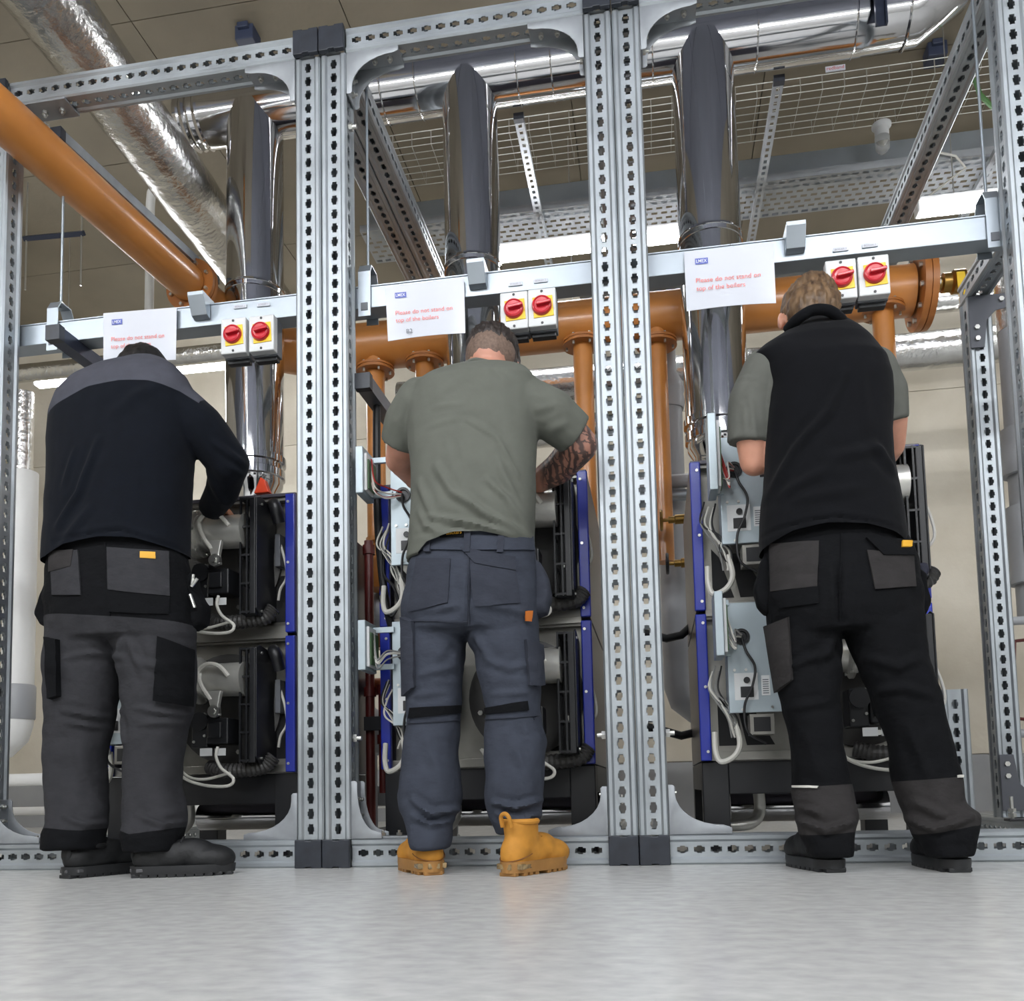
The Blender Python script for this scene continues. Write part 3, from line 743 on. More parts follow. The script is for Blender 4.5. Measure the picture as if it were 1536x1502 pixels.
# ------------------------------------------------------------------ pipes by the back wall
t = thing('lagged_riser', 'white lagged riser pipe with a foil top at the left edge', 'pipe', (-3.43, 1.6, 0.4))
zt, zb_, zg = at(28,710,1.6).z, at(28,1028,1.6).z, at(28,1080,1.6).z
mk('white_lagging', MB().lathe([(0,0.082),(zt-zb_,0.082),(zt-zb_,0.05)], (-3.43,1.6,zb_), (0,0,1), 32, False), M_white, t)
seg = [Vector((-3.43,1.6,zt-0.02+0.04*i)) for i in range(13)]
mk('foil_top', MB().tube(seg, [0.052*(1+0.08*noise.noise(q*30)) for q in seg], 24), M_foil, t)
mk('grey_cuff', MB().lathe([(0,0.088),(0.01,0.092),(zb_-zg-0.01,0.092),(zb_-zg,0.086)], (-3.43,1.6,zg), (0,0,1), 32, False), M_lag, t)
mk('white_bend', MB().tube([(-3.43,1.6,zg+0.02),(-3.43,1.6,zg-0.02),(-3.45,1.6,zg-0.08),(-3.51,1.6,zg-0.13),(-3.6,1.6,zg-0.15),(-4.2,1.6,zg-0.15)], 0.084, 32), M_white, t)
mk('black_lever', MB().prism([(-0.02,-0.11),(0.02,-0.10),(0.035,0.0),(0.02,0.02),(0.008,0.15),(-0.008,0.15),(-0.012,0.0)], (-3.47,1.49,zb_-0.03), (1,0,0), (0,0,1), 0.02), M_black, t, smooth=0, bevel=0.003)
t = thing('waste_pipe', 'white plastic waste pipe with a coupling low at the left', 'pipe', at(40,1170,1.7))
a, b = at(-40,1172,1.7), at(80,1170,1.7); b.z = a.z; a.x = -4.6; b.x = -2.55
mk('pipe_run', MB().cone(a, b, 0.034, n=20), M_white, t)
for k in (0.62, 0.68):
    q = a.lerp(b, k); mk('coupling', MB().cone(q, q+Vector((0.07,0,0)), 0.042, n=20), M_white, t)
tag(mk('skirting_pipe', MB().cone((-4.8,2.6,0.16), (-0.2,2.6,0.16), 0.028, n=14), M_white), 'thin white pipe along the foot of the back wall at the left', 'pipe')
t = thing('grey_riser', 'grey lagged vertical pipe between the middle double post and the right boiler', 'pipe', at(1010,1060,1.75))
xa = at(1009,800,1.75)
zt, zb_ = at(1003,610,1.75).z, at(1012,1030,1.75).z
mk('lagging', MB().tube([(xa.x,1.75,zt),(xa.x,1.75,zb_),(xa.x+0.02,1.75,zb_-0.07),(xa.x+0.08,1.75,zb_-0.12),(xa.x+0.2,1.75,zb_-0.13)], 0.072, 28), M_lag, t)
mk('riser_top', MB().lathe([(0,0.08),(0.04,0.088),(0.08,0.08),(0.1,0.088),(0.14,0.08),(0.2,0.05),(0.6,0.05)], (xa.x,1.75,zt-0.02), (0,0,1), 24), M_lag, t)
for y_, px0, nm_ in ((731,960,'upper'), (752,960,'lower')):
    c = at(1000, y_, 1.7)
    tag(mk('cross_pipe', MB().cone((c.x-0.25,1.62,c.z), (c.x+0.35,1.62,c.z), 0.034 if nm_ == 'upper' else 0.028, n=16), M_galv2 if nm_ == 'lower' else M_lag), '%s of two short cross pipes left of the right boiler' % nm_, 'pipe')
for px, py, lb in ((992,781,'upper brass gate valve seen past the middle double post'), (1001,846,'lower gate valve with a round handwheel seen past the middle double post')):
    c = at(px, py, 1.3)
    t = thing('gate_valve', lb, 'valve', c, 'gate valves by the middle post')
    mk('handwheel', MB().torus(c, (1,0,0.0), 0.042, 0.008, 20, 6).cone(c+Vector((0,0,-0.04)), c+Vector((0,0,0.04)), 0.005, n=6), M_brass if py < 800 else M_blacksteel, t)
    mk('spindle', MB().lathe([(0,0.008),(0.03,0.008),(0.032,0.016),(0.06,0.016),(0.062,0.022),(0.14,0.022)], c, (1,0,0), 14), M_brass, t)
for ys, lb in (((958,953,930), 'upper'), ((1098,1104,1098), 'lower')):
    pts = [at(960,ys[0]-10,0.9), at(1000,ys[0],0.9), at(1022,ys[1],0.9), at(1048,ys[2],0.9), at(1075,ys[2]-18,0.95)]
    tag(mk('black_hose', MB().tube(pts, 0.017, 12), M_cable), '%s black rubber hose sagging left of the right boiler' % lb, 'hose')
# right edge: grey lagged riser and thin red pipe
t = thing('grey_riser', 'grey lagged riser with bulging wraps at the right edge', 'pipe', at(1545,1100,1.25))
q = at(1540,700,1.25)
seg = [(q.x, 1.25, 0.9+0.06*i) for i in range(22)]
mk('lagging', MB().tube(seg, 0.075, 28), M_lag, t)
mk('foil_top', MB().tube([(q.x,1.25,2.16+0.05*i) for i in range(6)], 0.078, 28), M_foil, t)
for z0, z1 in ((1.52,1.72), (1.05,1.38)):
    sg = [Vector((q.x-0.005,1.24,z0+(z1-z0)*i/8)) for i in range(9)]
    mk('wrap', MB().tube(sg, [0.092*(1+0.05*noise.noise(p*15)) for p in sg], 24), M_lag, t)
pts = [at(1560,958,1.1), at(1522,962,1.1), at(1520,1060,1.1), at(1526,1078,1.1), at(1560,1082,1.1)]
tag(mk('red_loop_pipe', MB().tube(pts, 0.008, 8), M_redpipe), 'thin red pipe loop beside the rear post at the right', 'pipe')
for y_ in (932, 1101):
    c = at(1515, y_, 1.0)
    tag(mk('cross_pipe', MB().cone((c.x,1.0,c.z), (c.x+0.4,1.0,c.z), 0.017, n=12), M_lag), '%s grey bar reaching right from the rear post' % ('upper' if y_ < 1000 else 'lower'), 'pipe')
# pipes seen between the left double post and the middle boiler
for px, ya, yb, r, lb in ((553,812,1276,0.020,'left'), (574,1030,1190,0.019,'middle'), (592,1060,1276,0.019,'right')):
    A, B = at(px, ya, 0.95), at(px, yb, 0.95)
    B.z = max(B.z, 0.002)
    if lb != 'middle': B.z = 0.001
    t = thing('red_oxide_pipe', '%s of three dark red pipes left of the middle boiler' % lb, 'pipe', (A.x, 0.95, B.z), 'dark red pipes beside the middle boiler')
    mk('pipe_run', MB().cone((A.x,0.95,B.z), (A.x,0.95,A.z), r, n=16), M_redpipe, t)
    for k in (0.03, 0.5): mk('coupling', MB().cone((A.x,0.95,B.z+(A.z-B.z)*(1-k)-0.02), (A.x,0.95,B.z+(A.z-B.z)*(1-k)+0.02), r*1.35, n=16), M_redpipe, t)
c = at(572,850,1.15)
tag(mk('gas_filter', MB().lathe([(0,0.02),(0.01,0.07),(0.04,0.09),(0.12,0.09),(0.15,0.07),(0.16,0.05),(0.22,0.05),(0.23,0.07),(0.25,0.07)], c+Vector((0,0,-0.12)), (0,0,1), 24), M_orange), 'orange gas filter bowl left of the middle boiler', 'filter')
c = at(570,1030,1.05)
tag(mk('copper_pipe', MB().cone((c.x-0.15,1.05,c.z), (c.x+0.25,1.05,c.z), 0.038, n=18), mat('copper_paint', (150,84,48), 0.4, 0.2)), 'brown pipe crossing behind the lower control box of the middle boiler', 'pipe')
for px, py, s, lb in ((568,915,0.075,'upper'), (556,1100,0.085,'lower')):
    c = at(px, py, 1.25); mb = MB().ell(c, (s, s, s*1.35))
    for i, q_ in enumerate(mb.v): mb.v[i] = q_ + (q_-c)*0.18*noise.noise(q_*14)
    f_ = tag(mk('lagged_pump', mb, M_lag, smooth=60), '%s grey lagged pump body left of the middle boiler' % lb, 'pump')
    if lb == 'lower': mk('pump_foot', MB().lathe([(0,0.06),(0.012,0.06),(0.016,0.03),(c.z-0.05,0.03)], (c.x,c.y,0.001), (0,0,1), 16), M_lag, f_)
c = at(565,1178,1.3)
tag(mk('floor_duct', MB().bx(c.x-0.2, c.x+0.3, 1.3, 1.6, c.z-0.10, c.z), M_lag, smooth=0, bevel=0.02), 'grey lagged box run low behind the red pipes', 'duct')

c = at(570,1085,0.9); c2_ = at(600,1085,0.9)
tag(mk('pipe_channel', MB().bx(at(545,1085,0.9).x, c2_.x, 0.905, 0.93, c.z-0.03, c.z+0.03), M_blacksteel, smooth=0, bevel=0.002), 'dark channel clamped across the three dark red pipes', 'channel')
# ------------------------------------------------------------------ boilers
M_opening_shade = mat('opening_shade_black', (14,14,16), 0.7)  # near-black colour for the painted shade of the front plate cut-outs
M_pcb = mat('circuit_board', (66,96,60), 0.5)
M_orplug = mat('orange_plug', (226,70,30), 0.4)
M_flex = mat('dark_corrugated_hose', (58,57,56), 0.45)
M_red2 = mat('red_wire', (150,36,30), 0.45)
def wire(name, pts, r, m, parent, n=8):
    return mk(name, MB().tube(spline(pts), r, n), m, parent)

def fan_box(t, x, z0, z1, y0=0.10, y1=0.265, w_=0.056):
    b = mk('fan_housing', MB().bx(x+w_*0.62, x+w_, y0, y1, z0, z1).bx(x, x+w_, y1-0.03, y1, z0, z1).bx(x+0.004, x+w_, y0+0.01, y1, z1-0.008, z1).bx(x+0.004, x+w_, y0+0.01, y1, z0, z0+0.008), M_black, t, smooth=0, bevel=0.003)
    g = MB()
    for xx_ in (x, x+0.024): g.bx(xx_, xx_+0.006, y0-0.004, y0+0.006, z0, z1)
    for k in range(5):
        z = z0 + 0.004 + (z1-z0-0.012)*k/4
        g.bx(x, x+w_*0.66, y0-0.003, y0+0.004, z, z+0.007)
        g.bx(x, x+0.004, y0, y1, z, z+0.007)
    for yy_ in (0.14, 0.19, 0.23): g.bx(x, x+0.004, yy_, yy_+0.006, z0, z1)
    mk('fan_grille', g, M_black, b, smooth=0)
    mk('side_cover', MB().prism([(y0,z0+0.02),(y0+0.03,z0-0.004),(y1,z0),(y1,z1-0.01),(y0+0.03,z1+0.012),(y0,z1)], (x+w_, 0, 0), (0,1,0), (0,0,1), 0.006), M_black, b, smooth=0, bevel=0.002)
    for z in (z0+0.015, z1-0.015): mk('screw', MB().cone((x+w_+0.006,y0+0.04,z),(x+w_+0.010,y0+0.04,z),0.005,n=8), M_bolt, b)

def burner(t, x, zc, fx, hoses=True):
    """x: left flange of the silver elbow, zc: height of its axis, fx: left side of the fan housing"""
    Y = 0.13
    e = mk('burner_elbow', MB().lathe([(0,0.05),(0.006,0.066),(0.02,0.066),(0.022,0.058),(0.034,0.058),(0.036,0.063),(0.044,0.063),(0.05,0.056),(0.10,0.058),(fx-x+0.01,0.060)], (x,Y,zc), (1,0,0), 28), M_alu, t)
    mk('elbow_back', MB().tube(spline([(x+0.05,Y,zc),(x+0.0,Y+0.03,zc),(x-0.04,Y+0.08,zc),(x-0.05,Y+0.15,zc)]), 0.058, 24), M_alu, e)
    for i in range(6):
        a = i*math.pi/3
        p = Vector((x+0.012, Y+0.074*math.cos(a), zc+0.074*math.sin(a)))
        mk('clamp_bolt', MB().cone(p-Vector((0.012,0,0)), p+Vector((0.012,0,0)), 0.006, n=6), M_bolt, e)
    mk('clamp_ring', MB().lathe([(0,0.06),(0,0.083),(0.01,0.083),(0.01,0.06)], (x+0.008,Y,zc), (1,0,0), 28, False), M_alu, e)
    # dished burner door behind
    mk('burner_door', MB().lathe([(0,0.20),(0.012,0.20),(0.016,0.185),(0.02,0.18),(0.024,0.12),(0.024,0.0)], (x+0.06,0.262,zc-0.09), (0,-1,0), 40), M_flex, t)
    for i in range(8):
        a = i*math.pi/4+0.3
        p = Vector((x+0.06+0.165*math.cos(a), 0.242, zc-0.09+0.165*math.sin(a)))
        mk('door_nut', MB().cone(p, p+Vector((0,-0.012,0)), 0.009, n=6), M_bolt, t)
    # gas valve
    g = mk('gas_valve', MB().bx(x-0.005, x+0.055, 0.11, 0.20, zc-0.235, zc-0.115).bx(x+0.055, x+0.135, 0.10, 0.19, zc-0.225, zc-0.135), M_black, t, smooth=0, bevel=0.005)
    mk('valve_motor', MB().cone((x+0.028,0.10,zc-0.145), (x+0.028,0.16,zc-0.145), 0.032, n=24), M_black, g)
    mk('valve_cover', MB().bx(x+0.065, x+0.115, 0.088, 0.102, zc-0.205, zc-0.15), M_black, g, smooth=0, bevel=0.004)
    for a, b in ((0.005,-0.13),(0.045,-0.12),(0.005,-0.215),(0.045,-0.195)):
        mk('screw', MB().cone((x+a,0.111,zc+b),(x+a,0.105,zc+b),0.005,n=8), M_bolt, g)
    mk('rating_plate', MB().bx(x+0.03, x+0.075, 0.104, 0.1055, zc-0.265, zc-0.238).bx(x+0.085, x+0.125, 0.104, 0.1055, zc-0.265, zc-0.240), M_greybox, g, smooth=0)
    # zinc linkage under the elbow
    l = mk('linkage', MB().prism([(-0.028,0.0),(0.028,0.0),(0.018,-0.05),(0.022,-0.085),(-0.012,-0.085),(-0.012,-0.05)], (x+0.098,0.085,zc-0.045), (1,0,0), (0,0,1), 0.02), M_alu, t, smooth=0, bevel=0.003)
    mk('union', MB().cone((x+0.100,0.078,zc-0.115),(x+0.100,0.062,zc-0.115),0.021,n=20).cone((x+0.100,0.064,zc-0.115),(x+0.100,0.056,zc-0.115),0.010,n=6), M_bolt, l)
    wire('sensing_hose', [(x+0.15,0.07,zc+0.005),(x+0.12,0.058,zc+0.04),(x+0.075,0.055,zc+0.046),(x+0.045,0.058,zc+0.02),(x+0.06,0.06,zc-0.03),(x+0.088,0.068,zc-0.075)], 0.0075, M_hose, t)
    if hoses:
        wire('drain_hose', [(x+0.10,0.095,zc-0.235),(x+0.10,0.085,zc-0.27),(x+0.125,0.075,zc-0.31),(x+0.17,0.07,zc-0.345),(x+0.15,0.07,zc-0.37),(x+0.06,0.075,zc-0.365),(x-0.02,0.08,zc-0.335),(x-0.07,0.09,zc-0.27)], 0.0055, M_hose, t)
        wire('sensing_hose', [(x-0.07,0.11,zc-0.27),(x-0.02,0.105,zc-0.33),(x+0.05,0.10,zc-0.345),(x+0.14,0.11,zc-0.325)], 0.005, M_hose, t)
    # corrugated air hose
    pts = spline([(x+0.02,0.19,zc-0.30),(x+0.08,0.17,zc-0.315),(x+0.16,0.165,zc-0.315),(fx+0.06,0.17,zc-0.305),(fx+0.09,0.18,zc-0.27)], 10)
    mk('corrugated_hose', MB().tube(pts, [0.024 + (0.003 if i % 2 else -0.001) for i in range(len(pts))], 16), M_flex, t, smooth=20)

def boiler(x0, x1, label, fan_x, elb_x, side_view):
    Z0, ZM, Z1 = 0.315, 0.805, 1.315
    t = thing('boiler', label, 'boiler', ((x0+x1)/2, 0.6, 0.0), 'two-storey boilers in the frame')
    YF_, YR = 0.225, 1.0
    for k, (a, b) in enumerate(((Z0, ZM-0.006), (ZM+0.006, Z1))):
        for s, (xa, xb) in ((-1, (x0, x0+0.012)), (1, (x1-0.012, x1))):
            p = mk('side_panel', MB().bx(xa, xb, YF_, YR, a, b), M_side, t, smooth=0, bevel=0.002)
            c0, c1 = (x0-0.004, x0+0.032) if s < 0 else (x1-0.032, x1+0.004)
            m = MB().bx(c0, c1, YF_-0.022, YF_, a, b)
            tr = mk('blue_trim', m, M_blue, p, smooth=0, bevel=0.004)
            for z in (a+0.03, (a+b)/2, b-0.03):
                xc = x0+0.02 if s < 0 else x1-0.02
                mk('screw', MB().cone((xc,YF_-0.022,z),(xc,YF_-0.026,z),0.005,n=8), M_bolt, tr)
        f = mk('front_plate', MB().bx(x0+0.032, x1-0.032, 0.268, 0.274, a, b), M_plate, t, smooth=0)
        mk('opening_shade_patch', MB().prism([(x1-0.05,a+0.05),(x1-0.05,a+0.22),(x1-0.075,a+0.22),(x1-0.16,a+0.06),(x1-0.15,a+0.05)], (0,0.2675,0), (1,0,0), (0,0,1), 0.0012), M_opening_shade, f, smooth=0)  # flat black patches on the uncut plate paint the shade of cut-outs
        mk('opening_shade_patch', MB().prism([(x0+0.06,a+0.05),(x0+0.13,a+0.05),(x0+0.085,a+0.19),(x0+0.06,a+0.22)], (0,0.2675,0), (1,0,0), (0,0,1), 0.0012), M_opening_shade, f, smooth=0)
        mk('opening_shade_patch', MB().prism([(x0+0.15,a+0.05),(x0+0.24,a+0.05),(x0+0.16,a+0.2),(x0+0.12,a+0.2)], (0,0.2675,0), (1,0,0), (0,0,1), 0.0012), M_opening_shade, f, smooth=0)
        mk('bottom_rail', MB().bx(x0+0.03, x1-0.03, 0.225, 0.268, a, a+0.03), M_plate, t, smooth=0, bevel=0.002)
        mk('top_rail', MB().bx(x0+0.03, x1-0.03, 0.235, 0.268, b-0.014, b), M_plate, t, smooth=0, bevel=0.002)
        fz0, fz1 = (0.348, 0.745) if k == 0 else (0.862, 1.275)
        fan_box(t, fan_x, fz0, fz1)
        burner(t, elb_x, 0.640 if k == 0 else 1.165, fan_x, True)
        # black air inlet elbow and small wiring at the right
        if not side_view and x0 < -1.5: mk('air_inlet', MB().tube(spline([(fan_x+0.07,0.25,fz1-0.005),(fan_x+0.085,0.19,fz1+0.0),(fan_x+0.10,0.17,fz1-0.02),(fan_x+0.105,0.19,fz1-0.07)]), 0.022, 14), M_black, t)
        mk('fuse_block', MB().bx(fan_x+0.075, fan_x+0.095, 0.22, 0.268, fz1-0.22, fz1-0.10), M_dgrey, t, smooth=0, bevel=0.003)
        wire('ignition_lead', [(fan_x+0.085,0.235,fz1-0.12),(fan_x+0.11,0.23,fz1-0.20),(fan_x+0.115,0.23,fz1-0.26),(fan_x+0.09,0.235,fz1-0.30),(fan_x+0.08,0.24,fz1-0.34)], 0.005, M_hose, t)
    mk('back_shell', MB().bx(x0+0.012, x1-0.012, 0.274, YR, Z0, Z1-0.002), M_side, t, smooth=0)
    mk('top_panel', MB().bx(x0, x1, YF_, YR, Z1-0.002, Z1+0.012), M_side, t, smooth=0, bevel=0.003)
    mk('mid_rail', MB().bx(x0+0.03, x1-0.03, 0.222, 0.266, ZM-0.012, ZM+0.012), M_plate, t, smooth=0, bevel=0.002)
    # black base frame
    for xa in (x0+0.0, x1-0.085):
        mk('base_leg', MB().bx(xa, xa+0.085, 0.235, 0.32, 0.0, Z0-0.003), M_blacksteel, t, smooth=0, bevel=0.003)
        mk('base_leg', MB().bx(xa, xa+0.085, 0.9, 0.985, 0.0, Z0-0.003), M_blacksteel, t, smooth=0, bevel=0.003)
    mk('base_beam', MB().bx(x0+0.085, x1-0.085, 0.245, 0.31, 0.205, Z0-0.003), M_blacksteel, t, smooth=0, bevel=0.003)
    for xa in (x0+0.0, x1-0.06): mk('base_side_beam', MB().bx(xa, xa+0.06, 0.325, 0.895, 0.22, Z0-0.003), M_blacksteel, t, smooth=0)
    mk('return_pipe', MB().cone((x0+0.12,0.7,0.15), (x1-0.05,0.7,0.15), 0.055, n=24), M_chromeh, t)
    mk('drain_elbow', MB().tube(spline([(x0+0.2,0.45,0.22),(x0+0.2,0.45,0.14),(x0+0.16,0.42,0.10),(x0+0.05,0.42,0.095)]), 0.02, 12), M_alu, t)
    return t

def control_unit(t, x, zc, bx_, by, boxz, open_=True):
    p = mk('control_panel', MB().bx(x, x+0.175, 0.098, 0.112, zc-0.175, zc+0.175), M_zinc, t, smooth=0, bevel=0.002)
    mk('panel_return', MB().bx(x, x+0.003, 0.112, 0.20, zc-0.175, zc+0.175).bx(x+0.01, x+0.16, 0.112, 0.225, zc-0.10, zc-0.06), M_zinc, p, smooth=0)
    lx, lz = x+0.018, zc-0.135
    mk('socket_label', MB().bx(lx, lx+0.072, 0.0965, 0.098, lz, lz+0.085), M_greybox, p, smooth=0)
    mk('socket', MB().bx(lx+0.018, lx+0.058, 0.094, 0.0965, lz+0.008, lz+0.042), M_black, p, smooth=0, bevel=0.002)
    mk('reset_button', MB().cone((lx+0.038,0.0965,lz+0.062),(lx+0.038,0.090,lz+0.062),0.010,n=14), M_black, p)
    bl = mk('barcode_label', MB().bx(lx+0.082, lx+0.108, 0.0965, 0.098, lz+0.012, lz+0.075), M_greybox, p, smooth=0)
    bars = MB()
    for i in range(7): bars.bx(lx+0.086, lx+0.104, 0.0962, 0.0966, lz+0.018+i*0.007, lz+0.021+i*0.007)
    mk('bars', bars, M_dgrey, bl, smooth=0)
    mk('knockout', MB().bx(x+0.125, x+0.150, 0.0965, 0.0985, zc+0.035, zc+0.058), M_black, p, smooth=0)
    mk('grommet', MB().lathe([(0,0.0),(0,0.026),(0.006,0.026),(0.006,0.018),(0.001,0.016),(0.001,0)], (x+0.045,0.098,zc+0.065), (0,-1,0), 22, False), M_black, p)
    for a, b in ((0.02,-0.04),(0.055,-0.04),(0.14,-0.02),(0.13,-0.16),(0.04,-0.165)):
        mk('screw', MB().cone((x+a,0.098,zc+b),(x+a,0.093,zc+b),0.0045,n=8), M_bolt, p)
    mk('terminal_block', MB().bx(x+0.06, x+0.135, 0.10, 0.17, zc-0.245, zc-0.18), M_plate, p, smooth=0, bevel=0.002)
    mk('terminal_window', MB().bx(x+0.072, x+0.123, 0.0985, 0.1, zc-0.235, zc-0.19), M_black, p, smooth=0)
    # display box hinged out to the left
    z0, z1 = boxz
    d = mk('display_box', MB().bx(bx_, bx_+0.026, by, by+0.12, z0, z1), M_zinc, t, smooth=0, bevel=0.003)
    mk('display_bezel', MB().bx(bx_+0.026, bx_+0.036, by+0.012, by+0.108, z0+0.012, z1-0.02), M_greybox, d, smooth=0, bevel=0.002)
    mk('circuit_board', MB().bx(bx_+0.036, bx_+0.040, by+0.02, by+0.10, z0+0.02, z1-0.04), M_pcb, d, smooth=0)
    mk('hinge_arm', MB().bx(bx_+0.02, x+0.01, 0.085, 0.098, z1-0.03, z1-0.012).bx(bx_+0.02, x+0.01, 0.085, 0.098, z0+0.01, z0+0.028), M_zinc, d, smooth=0)
    gx, gz = x+0.045, zc+0.065
    for i in range(5):
        a = random.uniform(-0.03, 0.03)
        wire('wire', [(bx_+0.04,by+0.05,z0+0.05+0.02*i),(bx_+0.06,by+0.02,z0+0.03+a),((bx_+gx)/2+0.02,0.05,gz+a),(gx,0.085,gz+a*0.3)], 0.0028, random.choice([M_hose,M_grcable,M_red2,M_hose]), d, 6)
    wire('black_lead', [(gx,0.085,gz),(gx+0.01,0.065,gz-0.05),(gx+0.035,0.07,gz-0.10),(gx+0.025,0.075,gz-0.16),(gx+0.0,0.08,gz-0.22),(gx+0.005,0.08,gz-0.30),(gx+0.06,0.09,gz-0.34)], 0.0042, M_cable, p)
    # loom hanging below
    for i in range(6):
        a = random.uniform(-0.02, 0.02); c = random.uniform(-0.02, 0.02)
        wire('wire', [(x-0.03+a,0.16,zc-0.03+c),(x-0.045+a,0.14,zc-0.09),(x-0.02+c,0.13,zc-0.14),(x+0.01+a,0.13,zc-0.19),(x+0.02+c,0.14,zc-0.25)], 0.0032, random.choice([M_grcable,M_hose,M_cable]), t, 6)
    wire('grey_conduit', [(x+0.02,0.14,zc-0.20),(x+0.03,0.13,zc-0.27),(x+0.01,0.13,zc-0.31),(x-0.03,0.14,zc-0.325),(x-0.045,0.15,zc-0.29),(x-0.045,0.16,zc-0.23)], 0.009, M_hose, t)

b1 = boiler(-1.98, -1.25, 'left boiler with blue trim in front of the man in the black sweater', -1.403, -1.580, False)
b2 = boiler(-0.93, -0.20, 'middle boiler with blue trim in front of the man in the grey T-shirt', -0.305, -0.490, False)
b3 = boiler(0.15, 0.88, 'right boiler with blue trim in front of the man in the vest', 0.795, 0.60, True)
control_unit(b1, -1.93, 0.60, -1.99, 0.03, (0.62,0.80))
control_unit(b2, -0.858, 0.632, -0.945, 0.0, (0.635,0.80)); control_unit(b2, -0.858, 1.175, -0.948, 0.0, (1.225,1.385))
control_unit(b3, 0.235, 0.635, 0.195, 0.0, (0.63,0.83)); control_unit(b3, 0.235, 1.175, 0.197, 0.0, (1.15,1.395))
tag(mk('warning_wedge', MB().prism([(-0.03,0),(0.03,0),(0.012,0.05),(-0.004,0.06)], at(397,743,0.30)+Vector((0,0,0)), (1,0,0), (0,0,1), 0.03), M_orplug, smooth=0, bevel=0.003), 'small orange wedge on top of the left boiler', 'wedge')
# thick black lead from above down the left of the middle boiler
t = thing('power_lead', 'thick black lead hanging beside the control boxes of the middle boiler', 'cable', at(580,960,0.2))
mk('lead', MB().tube(spline([at(566,585,0.24), at(565,640,0.22), at(566,760,0.2), at(572,850,0.2), at(580,910,0.2), at(590,950,0.2)]), 0.014, 10), M_cable, t)
mk('loop', MB().tube(spline([at(578,820,0.2), at(575,860,0.17), at(590,880,0.16), at(597,905,0.17), at(586,925,0.17), at(570,898,0.17), at(580,890,0.18)]), 0.005, 8), M_cable, t)
# ------------------------------------------------------------------ people
def remeshed(mb, voxel, smooth_it=4, factor=0.5):
    me = bpy.data.meshes.new('tmp'); me.from_pydata([tuple(p) for p in mb.v], [], mb.f)
    bm = bmesh.new(); bm.from_mesh(me); bmesh.ops.recalc_face_normals(bm, faces=bm.faces); bm.to_mesh(me); bm.free()
    ob = bpy.data.objects.new('tmp', me); COL.objects.link(ob)
    m = ob.modifiers.new('r', 'REMESH'); m.mode = 'VOXEL'; m.voxel_size = voxel; m.adaptivity = 0.0
    if smooth_it:
        s = ob.modifiers.new('s', 'SMOOTH'); s.factor = factor; s.iterations = smooth_it
    out = bpy.data.meshes.new_from_object(ob.evaluated_get(bpy.context.evaluated_depsgraph_get()))
    bpy.data.objects.remove(ob); bpy.data.meshes.remove(me)
    return out
def folds(me, fl, noise_amp=0.0, noise_scale=9.0, Yref=-0.33):
    """push real creases into a garment: fl holds (points in the picture, height in m, width in m)"""
    n = len(me.vertices)
    co = np.empty(n*3); me.vertices.foreach_get('co', co); co = co.reshape(-1,3)
    no = np.empty(n*3); me.vertices.foreach_get('normal', no); no = no.reshape(-1,3)
    d = np.zeros(n); front = np.clip(0.35 - no[:,1], 0, 1)
    for pts, amp, wid in fl:
        W_ = [at(x, y, Yref) for x, y in pts]
        best = np.full(n, 1e9); tt = np.zeros(n); m = len(W_)-1
        for k in range(m):
            a = np.array((W_[k].x, W_[k].z)); b = np.array((W_[k+1].x, W_[k+1].z)); ab = b-a
            q = co[:,[0,2]] - a
            t = np.clip(q@ab/max(1e-9, ab@ab), 0, 1)
            ds = np.linalg.norm(q - t[:,None]*ab, axis=1)
            u = ds < best; best[u] = ds[u]; tt[u] = (k + t[u])/m
        fade = np.sin(np.pi*np.clip(tt*0.9+0.05,0,1))**0.6
        d += amp*fade*front*(np.exp(-(best/wid)**2) - 0.45*np.exp(-((best-1.6*wid)/wid)**2))
    if noise_amp:
        for i in range(n):
            p = Vector(co[i])
            d[i] += noise_amp*(noise.noise(Vector((p.x*noise_scale*1.0, p.y*noise_scale, p.z*noise_scale*1.6))) + 0.5*noise.noise(p*noise_scale*2.3))
    co += no*d[:,None]
    me.vertices.foreach_set('co', co.ravel()); me.update()
    return me
def cut(me, fn):
    """split a mesh along the surface z = fn(x); returns (above, below)"""
    out = []
    for inner, outer in ((True, False), (False, True)):
        bm = bmesh.new(); bm.from_mesh(me)
        for v in bm.verts: v.co.z -= fn(v.co.x)
        bmesh.ops.bisect_plane(bm, geom=bm.verts[:]+bm.edges[:]+bm.faces[:], plane_co=(0,0,0), plane_no=(0,0,1), clear_inner=inner, clear_outer=outer)
        for v in bm.verts: v.co.z += fn(v.co.x)
        m2 = bpy.data.meshes.new('part'); bm.to_mesh(m2); bm.free(); out.append(m2)
    return out
def islands(me):
    bm = bmesh.new(); bm.from_mesh(me); bm.verts.ensure_lookup_table()
    seen = {}; k = 0
    for v in bm.verts:
        if v.index in seen: continue
        st = [v]; seen[v.index] = k
        while st:
            q = st.pop()
            for e in q.link_edges:
                r = e.other_vert(q)
                if r.index not in seen: seen[r.index] = k; st.append(r)
        k += 1
    out = []
    for i in range(k):
        vs = [v for v in bm.verts if seen[v.index] == i]
        if len(vs) < 30: continue
        ix = {v.index: j for j, v in enumerate(vs)}
        fs = [tuple(ix[v.index] for v in f.verts) for f in bm.faces if seen[f.verts[0].index] == i]
        m2 = bpy.data.meshes.new('part'); m2.from_pydata([tuple(v.co) for v in vs], [], fs); out.append(m2)
    bm.free(); return out
def curve_z(pts, Yref=-0.33):
    """picture points -> function giving the height of that line at x"""
    W_ = [at(x, y, Yref) for x, y in pts]
    xs = [p.x for p in W_]; zs = [p.z for p in W_]
    return lambda x: float(np.interp(x, xs, zs))
